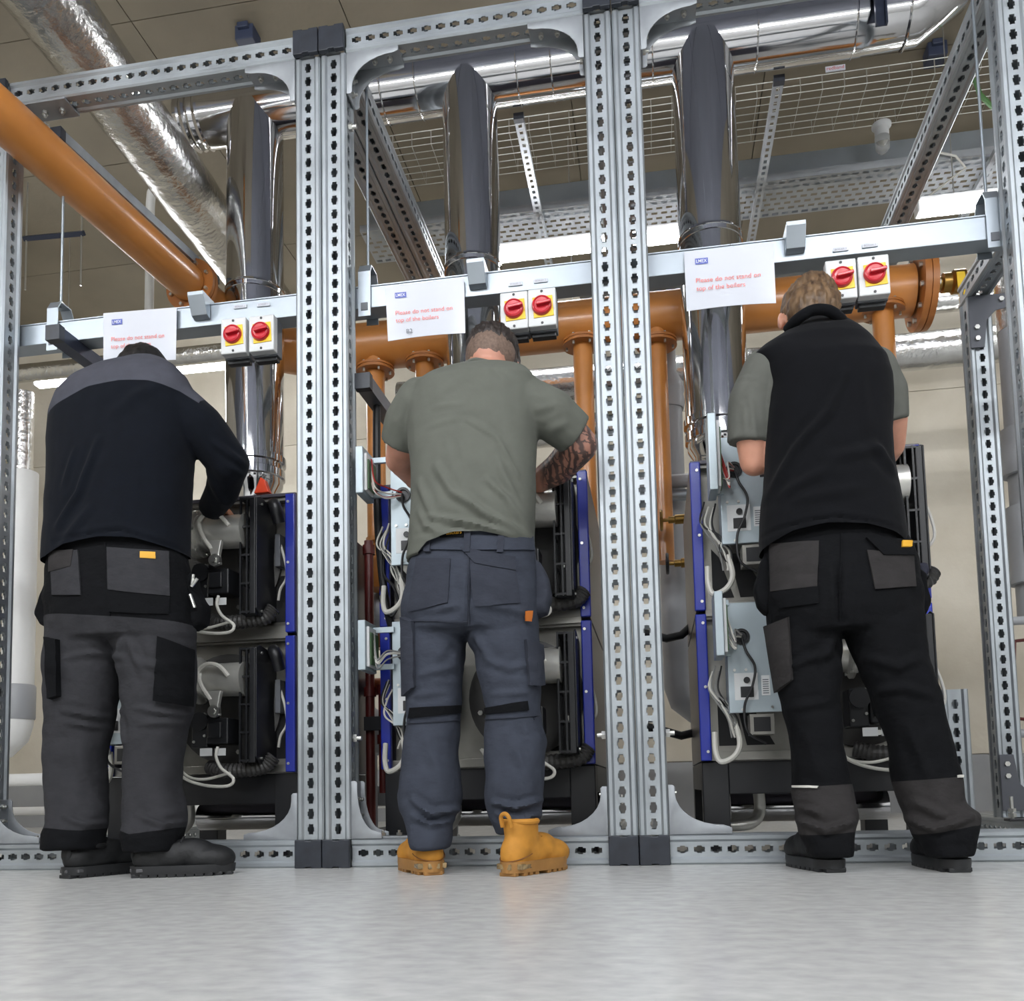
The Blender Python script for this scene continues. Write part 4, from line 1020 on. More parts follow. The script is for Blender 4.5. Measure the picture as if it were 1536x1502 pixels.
def loft(mb, rows, Y, dep, n=36, p=2.5):
    """rows: (y, x_left, x_right[, depth radius[, Y centre]]) in picture pixels at depth Y"""
    R_ = []
    for r in rows:
        y, xl, xr = r[:3]
        dp = r[3] if len(r) > 3 and r[3] else dep
        Yc = r[4] if len(r) > 4 else Y
        a, b = at(xl, y, Yc), at(xr, y, Yc); c = (a+b)/2; hw = abs(b.x-a.x)/2
        ring = []
        for i in range(n):
            t = 2*math.pi*i/n; cs, sn = math.cos(t), math.sin(t)
            ring.append(Vector((c.x + hw*math.copysign(abs(cs)**(2/p), cs), Yc + dp*math.copysign(abs(sn)**(2/p), sn), c.z)))
        R_.append(ring)
    mb.rings(R_); return mb
def limb(mb, pts, n=16, flat=False):
    """pts: (x, y, Y, radius m)"""
    P = [(at(x, y, Y), r) for x, y, Y, r in pts]
    for (a, ra), (b, rb) in zip(P, P[1:]):
        mb.cone(a, b, ra, rb, n)
    last = P if not flat else P[:-1]
    for a, ra in last: mb.ell(a, (ra,)*3, None, n, 10)
    return mb
def bvh_of(me):
    return BVHTree.FromPolygons([v.co.copy() for v in me.vertices], [tuple(p.vertices) for p in me.polygons])
def patch(name, bvh, quad, m, parent, off=0.003, th=0.004, nx=12, ny=12, label=None, Yref=-0.33):
    """a cloth panel laid on a garment: quad = tl, tr, br, bl in the picture (or a longer outline given as rows)"""
    c = [Vector((x, y, 0)) for x, y in quad]
    vs = []; nr = []
    for j in range(ny+1):
        for i in range(nx+1):
            a, b = i/nx, j/ny
            q = (c[0]*(1-a)+c[1]*a)*(1-b) + (c[3]*(1-a)+c[2]*a)*b
            w_ = at(q.x, q.y, Yref)
            d = (w_ - CAM).normalized()
            h = bvh.ray_cast(CAM + d*1.0, d)
            if h[0] is None or (h[0]-w_).length > 0.30:
                h = bvh.find_nearest(w_ + Vector((0,0.06,0)))
            vs.append(h[0]); nr.append(h[1])
    outer = [p + n_*(off+th) for p, n_ in zip(vs, nr)]; inner = [p + n_*(off-0.006) for p, n_ in zip(vs, nr)]
    N = nx+1; fs = []
    for j in range(ny):
        for i in range(nx): fs.append((j*N+i, j*N+i+1, (j+1)*N+i+1, (j+1)*N+i))
    K = len(vs); full = outer + inner
    fs += [tuple(K+q for q in reversed(f)) for f in fs[:]]
    rim = [i for i in range(N)] + [j*N+nx for j in range(1,ny+1)] + [ny*N+i for i in range(nx-1,-1,-1)] + [j*N for j in range(ny-1,0,-1)]
    for a, b in zip(rim, rim[1:]+rim[:1]): fs.append((a, a+K, b+K, b))
    o = mk(name, MB().add(full, fs), m, parent, smooth=50)
    if label: o['label'] = label
    return o

def add_head(mb, c, pitch, roll, yaw=0.0, s=1.0):
    """skull, jaw, nose, brow, lips and ears; face along local +Y"""
    Rm = Matrix.Rotation(yaw,3,'Z') @ Matrix.Rotation(roll,3,'Y') @ Matrix.Rotation(-pitch,3,'X')
    L = lambda x, y, z: c + Rm @ Vector((x*s, y*s, z*s))
    E = lambda p, r: mb.ell(L(*p), [q*s for q in r], Rm, 20, 14)
    E((0,-0.008,0.025), (0.075,0.094,0.092)); E((0,0.03,-0.035), (0.060,0.068,0.075)); E((0,0.045,-0.075), (0.040,0.045,0.040))
    E((0,0.100,-0.012), (0.012,0.020,0.026)); E((0,0.075,0.022), (0.052,0.020,0.012))
    E((0,0.088,-0.058), (0.022,0.010,0.006)); E((0,0.086,-0.070), (0.020,0.010,0.006))
    for sx in (-1, 1):
        E((sx*0.077,0.005,-0.005), (0.010,0.018,0.033)); E((sx*0.083,-0.004,-0.002), (0.006,0.012,0.028))
        E((sx*0.042,0.062,-0.022), (0.024,0.024,0.020))
    return Rm, L
def add_hand(mb, w_, d, nrm, side=1, s=1.0):
    """palm and five bent fingers; w_ wrist, d pointing direction, nrm back of the hand"""
    d = d.normalized(); nrm = (nrm - d*nrm.dot(d)).normalized(); lat = d.cross(nrm).normalized()*side
    P = lambda a, b, c: w_ + (d*a + lat*b + nrm*c)*s
    rot = Matrix((lat, d, nrm)).transposed()
    mb.ell(P(0.048,0,0), (0.041*s,0.054*s,0.017*s), rot, 16, 10)
    mb.capsule(P(-0.02,0,0), P(0.02,0,0), 0.028*s, 0.028*s)
    for k, (b, ln) in enumerate(((0.029,0.074),(0.010,0.084),(-0.010,0.078),(-0.029,0.062))):
        q = [P(0.078,b*0.9,0.002), P(0.088+ln*0.38,b*1.15,-0.006), P(0.088+ln*0.62,b*1.2,-0.028), P(0.086+ln*0.68,b*1.2,-0.050)]
        for a, c, ra, rc in zip(q, q[1:], (0.0098,0.0090,0.0085), (0.0092,0.0085,0.0075)): mb.capsule(a, c, ra*s, rc*s, 10)
    q = [P(0.022,0.030,-0.006), P(0.052,0.053,-0.016), P(0.078,0.052,-0.032)]
    for a, c, ra, rc in zip(q, q[1:], (0.013,0.0105), (0.011,0.0085)): mb.capsule(a, c, ra*s, rc*s, 10)
def shoe(parent, heel, ang, L, m_up, m_sole, kind):
    """heel: ground point at the back of the heel, ang: direction of the toe from +Y towards +X"""
    Rz = Matrix.Rotation(-ang, 3, 'Z'); H = Vector(heel)
    G = lambda x, y, z: H + Rz @ Vector((x, y, z))
    up = MB()
    w0 = 0.040
    def E(x, y, z, a, b, c): up.ell(G(x,y,z), (a,b,c), Rz, 18, 12)
    E(0,0.052,0.058, 0.041,0.050,0.060 if kind == 'boot' else 0.046); E(0,0.12,0.058, 0.043,0.085,0.056 if kind == 'boot' else 0.048); E(0,L-0.078,0.050, 0.052,0.082,0.044); E(0,L-0.13,0.066, 0.044,0.078,0.048)
    top = {'boot': 0.150, 'boot_low': 0.120}.get(kind, 0.095)
    low = kind == 'boot_low'
    if low: kind = 'boot'
    up.rings([[G(0.046*math.cos(t)*k+0.0, 0.075+0.062*math.sin(t)*k2+dy, z) for t in [2*math.pi*i/20 for i in range(20)]]
              for z, k, k2, dy in ((0.03,0.80,0.85,0.0), (0.07,0.84,0.92,0.006), (0.105,0.90,0.98,0.008), (top,0.98,0.98,0.004))])
    me = remeshed(up, 0.006, 3)
    u = mk('shoe', me, m_up, parent, smooth=60)
    pr = []
    for i in range(40):
        t = 2*math.pi*i/40
        f = (1 - math.cos(t))/2
        wd = 0.041 + 0.011*math.sin(math.pi*max(0, min(1, (f-0.25)/0.75)))**1.2
        sh = min(1.0, (f/0.13))**0.5 if f < 0.13 else (min(1.0, (1-f)/0.22)**0.5 if f > 0.78 else 1.0)
        pr.append(((1 if math.sin(t) >= 0 else -1)*wd*sh, f*L))
    so = MB()
    def slab(z0, z1, k0, k1, y0=-1, y1=9):
        a = [(x*k0, (y-L/2)*k0+L/2) for x, y in pr if y0 <= y <= y1]; b = [(x*k1, (y-L/2)*k1+L/2) for x, y in pr if y0 <= y <= y1]
        so.rings([[G(x,y,z0) for x, y in a], [G(x,y,(z0+z1)/2) for x, y in [((p[0]+q[0])/2*1.02,(p[1]+q[1])/2) for p, q in zip(a,b)]], [G(x,y,z1) for x, y in b]])
    slab(0.009, 0.040 if kind == 'boot' else 0.034, 1.0, 1.02)
    s = mk('sole', so, m_sole, u, smooth=40)
    nb = 11
    for k in range(nb):
        f = 0.06 + 0.88*k/(nb-1); y = f*L
        if kind == 'boot' and 0.36 < f < 0.5: continue
        wd = (0.041 + 0.011*math.sin(math.pi*max(0, min(1, (f-0.25)/0.75)))**1.2) * ((f/0.13)**0.5 if f < 0.13 else (((1-f)/0.22)**0.5 if f > 0.78 else 1.0))
        mk('tread_block', MB().box(G(0, y, 0.0055), (wd*1.94, 0.017 if kind == 'boot' else 0.024, 0.011), Rz), m_sole, s, smooth=0, bevel=0.002)
    if kind == 'boot':
        mk('air_window', MB().box(G(0.0,0.048,0.026), (0.0845,0.062,0.016), Rz).box(G(0,0.006,0.026), (0.036,0.012,0.016), Rz), mat('clear_sole_window', (150,128,92), 0.15, 0.3, var=0.5, vscale=60), s, smooth=0, bevel=0.003)
        if not low: mk('pull_tab', MB().tube(spline([G(-0.014,0.012,0.135),G(-0.013,0.004,0.162),G(0.0,0.002,0.172),G(0.013,0.004,0.162),G(0.014,0.012,0.135)]), 0.006, 8), m_up, u)
        if not low: mk('collar', MB().torus(G(0,0.078,0.148), (0,0,1), 0.048, 0.008, 24, 8), m_up, u)
        mk('seam', MB().tube([G(0.0485*math.cos(t)*0.96,0.066+0.062*math.sin(t),0.060+0.02*math.sin(t)) for t in [math.pi+math.pi*i/14 for i in range(15)]], 0.0016, 6), mat('boot_thread', (120,74,26), 0.6), u)
    else:
        if kind == 'trainer':
            mk('air_window', MB().box(G(0.0,0.05,0.022), (0.0838,0.055,0.011), Rz).box(G(0,0.15,0.021), (0.0935,0.05,0.010), Rz).box(G(0,0.006,0.022), (0.034,0.012,0.011), Rz), mat('dark_sole_window', (78,78,80), 0.2), s, smooth=0, bevel=0.003)
        mk('collar', MB().torus(G(0,0.080,0.094), (0,0,1), 0.046, 0.008, 24, 8), m_up, u)
        if kind == 'trainer': mk('heel_tab', MB().ell(G(0,0.010,0.072), (0.022,0.010,0.026), Rz, 14, 10), m_up, u)
    for k in range(4):
        y = L*0.50 + 0.024*k; z = 0.115-0.011*k
        mk('lace', MB().tube(spline([G(-0.026,y-0.005,z-0.014),G(0,y,z),G(0.026,y-0.005,z-0.014)]), 0.003, 6), mat('dark_lace', (30,30,32), 0.8) if kind != 'boot' else mat('tan_lace', (170,120,50), 0.8), u)
    return u

def skin_mat(name, rgb, tattoo=None):
    m = mat(name, rgb, 0.45, var=0.10, vscale=18, bump=0.04, bscale=120)
    nt = m.node_tree; b = nt.nodes['Principled BSDF']
    b.inputs['Subsurface Weight'].default_value = 0.08; b.inputs['Subsurface Radius'].default_value = (0.01,0.004,0.002)
    if tattoo:      # ink drawn on the arm on the positive side of x
        tc = nt.nodes.new('ShaderNodeTexCoord'); sp = nt.nodes.new('ShaderNodeSeparateXYZ'); nt.links.new(tc.outputs['Object'], sp.inputs[0])
        g = nt.nodes.new('ShaderNodeMapRange'); g.inputs['From Min'].default_value = tattoo; g.inputs['From Max'].default_value = tattoo+0.02
        nt.links.new(sp.outputs['X'], g.inputs['Value'])
        vo = nt.nodes.new('ShaderNodeTexVoronoi'); vo.feature = 'DISTANCE_TO_EDGE'; vo.inputs['Scale'].default_value = 26
        nz = nt.nodes.new('ShaderNodeTexNoise'); nz.inputs['Scale'].default_value = 14; nz.inputs['Detail'].default_value = 3
        mx = nt.nodes.new('ShaderNodeMix'); mx.data_type = 'RGBA'; mx.inputs[0].default_value = 0.12
        nt.links.new(tc.outputs['Object'], mx.inputs[6]); nt.links.new(nz.outputs['Color'], mx.inputs[7]); nt.links.new(tc.outputs['Object'], nz.inputs['Vector'])
        nt.links.new(mx.outputs[2], vo.inputs['Vector'])
        wv = nt.nodes.new('ShaderNodeTexWave'); wv.inputs['Scale'].default_value = 14; wv.inputs['Distortion'].default_value = 9; wv.inputs['Detail'].default_value = 2
        nt.links.new(tc.outputs['Object'], wv.inputs['Vector'])
        r1 = nt.nodes.new('ShaderNodeMapRange'); r1.inputs['From Min'].default_value = 0.03; r1.inputs['From Max'].default_value = 0.11; r1.inputs['To Min'].default_value = 0.9; r1.inputs['To Max'].default_value = 0.0
        nt.links.new(vo.outputs['Distance'], r1.inputs['Value'])
        r2 = nt.nodes.new('ShaderNodeMapRange'); r2.inputs['From Min'].default_value = 0.35; r2.inputs['From Max'].default_value = 0.75; r2.inputs['To Min'].default_value = 0.35; r2.inputs['To Max'].default_value = 0.88
        nt.links.new(wv.outputs['Fac'], r2.inputs['Value'])
        mxm = nt.nodes.new('ShaderNodeMath'); mxm.operation = 'MAXIMUM'; nt.links.new(r1.outputs[0], mxm.inputs[0]); nt.links.new(r2.outputs[0], mxm.inputs[1])
        mu = nt.nodes.new('ShaderNodeMath'); mu.operation = 'MULTIPLY'; nt.links.new(mxm.outputs[0], mu.inputs[0]); nt.links.new(g.outputs[0], mu.inputs[1])
        ink = nt.nodes.new('ShaderNodeMix'); ink.data_type = 'RGBA'; ink.inputs[7].default_value = lin((46,44,46))
        src = b.inputs['Base Color'].links[0].from_socket
        nt.links.new(src, ink.inputs[6]); nt.links.new(mu.outputs[0], ink.inputs[0]); nt.links.new(ink.outputs[2], b.inputs['Base Color'])
    return m
def hair(parent, L, Rm, m, spec, voxel=0.006, amp=0.004, scale=60, smooth_it=2, s=1.0):
    mb = MB()
    for p, r in spec: mb.ell(L(*p), [q*s for q in r], Rm, 24, 16)
    me = remeshed(mb, voxel, smooth_it)
    for v in me.vertices:
        p = v.co
        q = Rm.transposed() @ p
        v.co = p + v.normal*amp*(noise.noise(Vector((q.x*scale, q.y*scale*0.35, q.z*scale*0.35))) + 0.6*noise.noise(Vector((q.x*scale*2.2, q.y*scale*0.8, q.z*scale*0.8))))
    return mk('hair', me, m, parent, smooth=50)
def legs_inside(mb, pel, kneeL, kneeR, ankL, ankR):
    for k, a in ((kneeL, ankL), (kneeR, ankR)):
        limb(mb, [(pel[0]+(k[0]-pel[0])*0.85, pel[1]-15, pel[2], 0.05), (k[0], k[1], k[2], 0.044), (a[0], a[1], a[2], 0.032)], 12)
def eyes(parent, L, s=1.0):
    for sx in (-1, 1):
        mk('eye', MB().ell(L(sx*0.030, 0.083, -0.002), (0.011,)*3, None, 12, 8), mat('eye_white', (225,222,215), 0.2), parent)

F_navy = mat('black_fleece', (10,14,22), 0.95, spec=0.18, var=0.12, vscale=30, sheen=0.03, bump=0.2, bscale=16)
F_vest = mat('black_vest_fleece', (9,10,14), 0.95, spec=0.18, var=0.12, vscale=30, sheen=0.03, bump=0.2, bscale=16)
F_yoke = mat('grey_yoke_cloth', (70,71,79), 0.9, spec=0.18, var=0.06, vscale=30, bump=0.05, bscale=200)
F_tee = mat('olive_grey_cotton', (96,98,91), 0.92, spec=0.18, var=0.05, vscale=20, bump=0.22, bscale=18)
F_tee3 = mat('grey_cotton', (92,93,88), 0.92, spec=0.18, var=0.05, vscale=20, bump=0.22, bscale=18)
F_slate = mat('slate_work_cloth', (57,61,71), 0.9, spec=0.18, var=0.08, vscale=24, bump=0.45, bscale=26, stretch=(1,1,1.5))
F_slate2 = mat('slate_pocket_cloth', (52,55,64), 0.9, spec=0.18, var=0.08, vscale=24, bump=0.45, bscale=26, stretch=(1,1,1.5))
F_dark = mat('charcoal_work_cloth', (50,50,53), 0.9, spec=0.18, var=0.10, vscale=24, bump=0.45, bscale=26, stretch=(1,1,1.5))
F_dark3 = mat('charcoal_pocket_cloth', (48,46,46), 0.9, spec=0.18, var=0.10, vscale=24, bump=0.45, bscale=26, stretch=(1,1,1.5))
F_blk = mat('black_work_cloth', (10,11,14), 0.9, spec=0.18, var=0.12, vscale=24, bump=0.45, bscale=26, stretch=(1,1,1.5))
F_thread = mat('pale_thread', (120,116,110), 0.8)
F_patch = mat('yellow_badge', (214,160,40), 0.6)
F_tan = mat('tan_nubuck', (186,128,44), 0.75, var=0.14, vscale=22, bump=0.06, bscale=140)
F_tansole = mat('gum_sole', (156,112,58), 0.55, var=0.12, vscale=30)
F_blkshoe = mat('black_trainer', (15,16,18), 0.6, var=0.2, vscale=40, bump=0.1, bscale=150)
F_blksole = mat('black_rubber_sole', (30,31,33), 0.5)
H_black = mat('black_hair', (20,18,18), 0.55, var=0.4, vscale=90, stretch=(1,0.3,0.3))
H_dark = mat('dark_brown_hair', (40,32,28), 0.55, var=0.4, vscale=90, stretch=(1,0.3,0.3))
H_stub = mat('short_stubble_hair', (112,92,80), 0.7, var=0.25, vscale=140)
H_brown = mat('light_brown_hair', (124,98,70), 0.5, var=1, rgb2=(66,48,34), vscale=70, stretch=(1,0.28,0.28))

def person(label, loc):
    return thing('person', label, 'person', loc, 'men working on the boilers')
TY = -0.20                                # depth of the torso axis

# ---------------------------------------------------------------- man in the black sweater (left)
p1 = person('man in a black sweater with a grey yoke reaching into the left boiler', gnd(185,1316))
sk1 = skin_mat('skin_left_man', (170,122,98))
b = MB()
c1 = at(215,572,-0.05)
Rm, L1 = add_head(b, c1, 0.75, 0.0, 0.05)
b.capsule(at(205,600,-0.16), c1 + Vector((0,-0.03,-0.03)), 0.062, 0.055)
loft(b, [(600,130,250,0.08),(640,100,272,0.10),(720,96,270,0.10),(800,92,266,0.10),(900,92,272,0.10),(945,100,270,0.09)], TY, 0.1, 28)
limb(b, [(262,612,TY,0.05),(340,692,-0.10,0.042),(320,752,0.06,0.032)]); w_ = at(320,752,0.06)
add_hand(b, w_ + Vector((0,0.02,0)), Vector((-0.35,0.8,-0.2)), Vector((0,0.2,1)), 1)
limb(b, [(112,615,TY,0.05),(125,705,0.02,0.042),(190,740,0.14,0.032)])
add_hand(b, at(190,740,0.14)+Vector((0.02,0.02,0)), Vector((0.5,0.8,0.0)), Vector((0,0.0,1)), -1)
legs_inside(b, (180,935,-0.2), (125,1100,-0.19), (235,1100,-0.19), (116,1255,-0.20), (235,1255,-0.20))
mk('body', remeshed(b, 0.0065, 3), sk1, p1, smooth=60); eyes(p1, L1)
hair(p1, L1, Rm, H_black, [((0,-0.016,0.034), (0.083,0.098,0.092)), ((0,-0.045,-0.005), (0.076,0.066,0.075))], amp=0.005)
g = MB()
loft(g, [(538,184,236,0.035,-0.14),(545,168,250,0.055,-0.16),(556,140,264,0.085,-0.18),(570,112,276,0.105,-0.195),(590,93,286,0.12),(620,84,288,0.13),(660,82,286,0.135),(700,83,283,0.14),(750,80,280,0.14),(800,77,277,0.14),(835,75,277,0.142),(862,76,280,0.14)], TY, 0.13)
limb(g, [(258,604,TY,0.078),(300,640,-0.17,0.076),(343,694,-0.11,0.066),(334,735,-0.02,0.056),(316,764,0.07,0.045)], flat=True)
limb(g, [(116,606,TY,0.072),(128,690,-0.02,0.062),(150,715,0.06,0.052),(188,736,0.12,0.044)], flat=True)
me = remeshed(g, 0.007, 5)
folds(me, [([(150,660),(120,740),(85,790)],0.0112,0.012), ([(115,675),(95,730)],0.0064,0.010), ([(170,620),(240,560)],0.0048,0.02), ([(290,640),(330,668)],0.0096,0.012), ([(300,668),(345,690)],0.0080,0.010),
           ([(330,700),(362,712)],0.0096,0.010), ([(318,722),(352,742)],0.0080,0.010), ([(255,640),(275,760)],0.0064,0.014), ([(80,812),(180,796),(275,822)],-0.0064,0.008), ([(140,760),(95,815)],0.0064,0.014)], 0.0022, 9)
hem = curve_z([(60,832),(100,816),(150,806),(200,806),(245,816),(275,838),(300,850)])
me, _ = cut(me, hem)
yk = curve_z([(60,610),(92,596),(130,578),(175,568),(215,565),(250,571),(272,583),(276,560),(284,480),(330,400)])
top, low = cut(me, yk)
# sweater body keeps the right sleeve
mk('sweater', low, F_navy, p1, smooth=60)
o = mk('yoke', top, F_yoke, p1, smooth=60); o['label'] = 'grey shoulder yoke'
bs = bvh_of(low)
patch('elbow_patch', bs, [(338,688),(372,682),(374,712),(345,720)], F_dark, p1, 0.001, 0.002, 10, 10, 'dark grey elbow patch', -0.15)
t_ = MB()
loft(t_, [(800,88,266,0.11),(850,78,278,0.125),(900,77,284,0.135),(935,79,287,0.13),(960,84,288,0.11)], TY, 0.12)
loft(t_, [(925,78,178,0.10),(970,77,180,0.105),(1005,76,177,0.105),(1040,77,170,0.10),(1076,77,164,0.095),(1110,76,157,0.09),(1146,76,151,0.09),(1180,78,153,0.088),(1216,80,156,0.085,-0.205),(1235,80,155,0.085,-0.22),(1250,73,150,0.09,-0.235),(1274,73,149,0.09,-0.245)], -0.19, 0.1)
loft(t_, [(925,168,283,0.10),(970,178,286,0.105),(1005,185,288,0.105),(1040,189,288,0.10),(1076,192,280,0.095),(1110,193,272,0.09),(1146,193,267,0.09),(1181,193,266,0.088),(1216,193,273,0.088,-0.205),(1236,191,275,0.09,-0.22),(1252,188,270,0.09,-0.235),(1278,194,264,0.085,-0.245)], -0.19, 0.1)
me = remeshed(t_, 0.007, 5)
folds(me, [([(85,985),(130,975),(175,985)],0.0085,0.010),([(80,1065),(120,1072),(160,1062)],0.0102,0.010),([(82,1082),(125,1090)],0.0085,0.009),([(195,990),(230,1000),(280,975)],0.0085,0.012),([(190,1060),(240,1068),(275,1055)],0.0102,0.010),([(195,1085),(250,1080)],0.0068,0.010),
           ([(85,1225),(115,1240),(150,1228)],0.0136,0.009),([(196,1222),(235,1240),(272,1222)],0.0136,0.009),([(175,950),(150,1000)],0.0102,0.014),([(180,955),(205,1010)],0.0102,0.014),([(95,1130),(120,1190)],0.0068,0.014),([(225,1130),(250,1200)],0.0068,0.014),([(150,1060),(165,1110)],0.0085,0.012)], 0.0055, 10)
cuff = curve_z([(60,1243),(110,1247),(155,1243),(190,1252),(235,1246),(290,1232)])
seat = curve_z([(60,918),(120,922),(165,924),(220,926),(290,928)])
upper, rest = cut(me, seat); mid, cf = cut(rest, cuff)
for m_ in islands(mid): mk('trouser_leg', m_, F_dark, p1, smooth=60)['label'] = 'charcoal trouser leg'
o = mk('trouser_seat', upper, F_blk, p1, smooth=60); o['label'] = 'black seat of the trousers'
for m_ in islands(cf): mk('trouser_cuff', m_, F_blk, p1, smooth=60)['label'] = 'black trouser cuff'
bt = bvh_of(me)
patch('back_pocket', bt, [(77,830),(118,826),(122,893),(80,893)], F_dark, p1, 0.002, 0.004)
patch('pocket_flap', bt, [(76,828),(112,826),(108,850),(76,858)], F_dark3, p1, 0.005, 0.003)
pk = patch('back_pocket', bt, [(161,822),(252,828),(254,895),(163,885)], F_dark, p1, 0.002, 0.004)
patch('pocket_reinforcement', bt, [(163,886),(254,896),(252,922),(162,918)], F_blk, p1, 0.003, 0.003)
bd = patch('badge', bt, [(211,829),(233,830),(233,839),(211,838)], F_patch, pk, 0.007, 0.002, 6, 3)
patch('cargo_pocket', bt, [(237,956),(286,975),(284,1058),(232,1050)], F_blk, p1, 0.004, 0.012)
patch('cargo_pocket', bt, [(74,958),(90,960),(92,1045),(78,1050)], F_blk, p1, 0.006, 0.016)
def pouch(parent, pts, Y, th, m, name='holster_pouch'):
    P = [at(x, y, Y) for x, y in pts]; c = sum(P, Vector())/len(P); q = MB()
    n = len(P)
    q.rings([[c + (p-c)*k + Vector((0,dy,0)) for p in P] for k, dy in ((0.75,-th),(0.97,-th*0.7),(1.0,0),(0.97,th*0.7),(0.75,th))])
    me = remeshed(q, 0.006, 3); folds(me, [], 0.003, 16)
    return mk(name, me, m, parent, smooth=60)
patch('centre_seam', bt, [(157,815),(159,815),(166,924),(164,924)], F_blk, p1, 0.002, 0.002, 2, 24)
pouch(p1, [(82,862),(70,885),(60,915),(58,925),(66,940),(80,946),(90,930),(92,880)], -0.20, 0.035, F_blk)
h1 = pouch(p1, [(268,850),(292,862),(296,885),(312,910),(308,938),(292,948),(270,942),(264,900)], -0.16, 0.04, F_blk)
for a, b_ in (((287,880),(296,868)), ((285,892),(292,912)), ((290,862),(288,880))):
    mk('tool_tip', MB().tube([at(*a,-0.21), at(*b_,-0.21)], 0.0055, 10), M_bolt, h1)
shoe(p1, gnd(94,1319), math.radians(22), 0.285, F_blkshoe, F_blksole, 'trainer')
shoe(p1, gnd(196,1317), math.radians(70), 0.30, F_blkshoe, F_blksole, 'trainer')

# ---------------------------------------------------------------- man in the grey T-shirt (middle)
p2 = person('man in an olive grey T-shirt and tan boots bending over the middle boiler', gnd(715,1312))
c2 = at(736,553,-0.04)
sk2 = skin_mat('skin_middle_man', (196,140,118), tattoo=(at(802,700,-0.1).x - gnd(715,1312).x))
b = MB()
Rm, L2 = add_head(b, c2, 0.50, 0.08, 0.0, 1.06)
b.capsule(at(722,590,-0.16), c2 + Vector((0,-0.03,-0.03)), 0.064, 0.060)
loft(b, [(590,650,780,0.08),(640,628,790,0.10),(720,628,790,0.10),(800,628,786,0.10),(900,622,800,0.10),(945,630,795,0.09)], TY, 0.1, 28)
limb(b, [(795,612,TY,0.055),(862,658,-0.12,0.054),(870,668,-0.11,0.054),(838,703,0.0,0.050),(808,722,0.08,0.038)])
add_hand(b, at(803,726,0.11), Vector((-0.75,0.55,-0.15)), Vector((0.1,-0.2,1)), 1)
limb(b, [(628,612,TY,0.055),(602,672,-0.13,0.046),(598,690,-0.08,0.043),(625,722,0.06,0.032)])
add_hand(b, at(627,724,0.07), Vector((0.6,0.75,-0.1)), Vector((0,-0.1,1)), -1)
legs_inside(b, (705,930,-0.2), (650,1090,-0.19), (765,1090,-0.19), (645,1250,-0.2), (772,1245,-0.2))
mk('body', remeshed(b, 0.0065, 3), sk2, p2, smooth=60); eyes(p2, L2)
hair(p2, L2, Rm, H_dark, [((0,-0.010,0.056), (0.083,0.101,0.080)), ((0.012,0.020,0.02), (0.076,0.078,0.075))], amp=0.006, scale=110, voxel=0.005, s=1.06)
o = hair(p2, L2, Rm, H_stub, [((0,-0.012,0.030), (0.0785,0.0945,0.088))], amp=0.001, voxel=0.005, s=1.06); o.name = 'stubble_hair'; o['label'] = 'short faded hair at the sides and back'
g = MB()
loft(g, [(541,704,722,0.02,-0.16),(551,688,748,0.045,-0.17),(558,662,776,0.075,-0.18),(566,640,794,0.10,-0.188),(580,622,806,0.12),(610,614,808,0.13),(650,614,806,0.135),(700,619,804,0.14),(750,620,803,0.142),(790,618,802,0.145),(815,616,801,0.145),(840,612,798,0.14)], TY, 0.13)
limb(g, [(785,606,TY,0.082),(826,622,-0.18,0.076),(862,652,-0.13,0.068)], flat=True)
limb(g, [(632,606,TY,0.080),(612,632,-0.18,0.072),(600,668,-0.14,0.064)], flat=True)
me = remeshed(g, 0.007, 4)
folds(me, [([(655,700),(680,740),(735,775),(795,800)],0.014,0.012), ([(730,720),(760,745),(795,800)],0.012,0.010), ([(700,630),(745,655),(775,710)],0.006,0.008), ([(640,775),(700,785),(770,800)],0.011,0.010), ([(625,760),(640,790),(665,800)],0.010,0.011),
           ([(640,640),(690,628)],0.003,0.009), ([(650,610),(695,606)],0.003,0.008), ([(625,720),(650,780)],0.009,0.012), ([(745,690),(790,780)],0.008,0.011), ([(690,730),(720,770)],0.004,0.011), ([(800,600),(830,590)],0.004,0.010), ([(805,630),(845,612)],0.004,0.010),
           ([(700,560),(660,590)],0.003,0.014), ([(735,548),(760,570)],0.003,0.010), ([(680,660),(690,700)],-0.004,0.012), ([(620,800),(690,792),(790,812)],-0.005,0.008)], 0.0022, 9)
hem = curve_z([(590,845),(612,838),(640,812),(680,800),(720,797),(760,803),(785,818),(800,836),(830,850)])
me, _ = cut(me, hem)
mk('t_shirt', me, F_tee, p2, smooth=60)
mk('collar', MB().tube(spline([at(684,557,-0.215), at(700,547,-0.235), at(715,540,-0.24), at(736,550,-0.235), at(758,559,-0.22)]), 0.007, 8), F_tee, p2)
t_ = MB()
loft(t_, [(800,632,797,0.11),(820,626,802,0.12),(850,616,805,0.13),(890,607,808,0.135),(925,605,808,0.13),(950,608,806,0.11)], TY, 0.12)
loft(t_, [(925,605,705,0.10),(960,606,700,0.105),(1005,609,691,0.10),(1040,611,690,0.095),(1062,612,690,0.09),(1090,611,688,0.09),(1125,608,686,0.092),(1153,605,687,0.095),(1192,599,691,0.10),(1215,603,689,0.098),(1237,612,678,0.085,-0.21),(1262,617,674,0.082,-0.235),(1274,620,672,0.08,-0.24)], -0.19, 0.1)
loft(t_, [(925,700,807,0.10),(956,703,807,0.105),(1005,718,810,0.10),(1040,725,810,0.095),(1062,729,809,0.09),(1090,729,814,0.09),(1111,728,818,0.092),(1146,728,817,0.095),(1185,729,814,0.10),(1205,730,813,0.098),(1225,736,813,0.09),(1240,742,806,0.08),(1252,745,801,0.075)], -0.19, 0.1)
me = remeshed(t_, 0.007, 5)
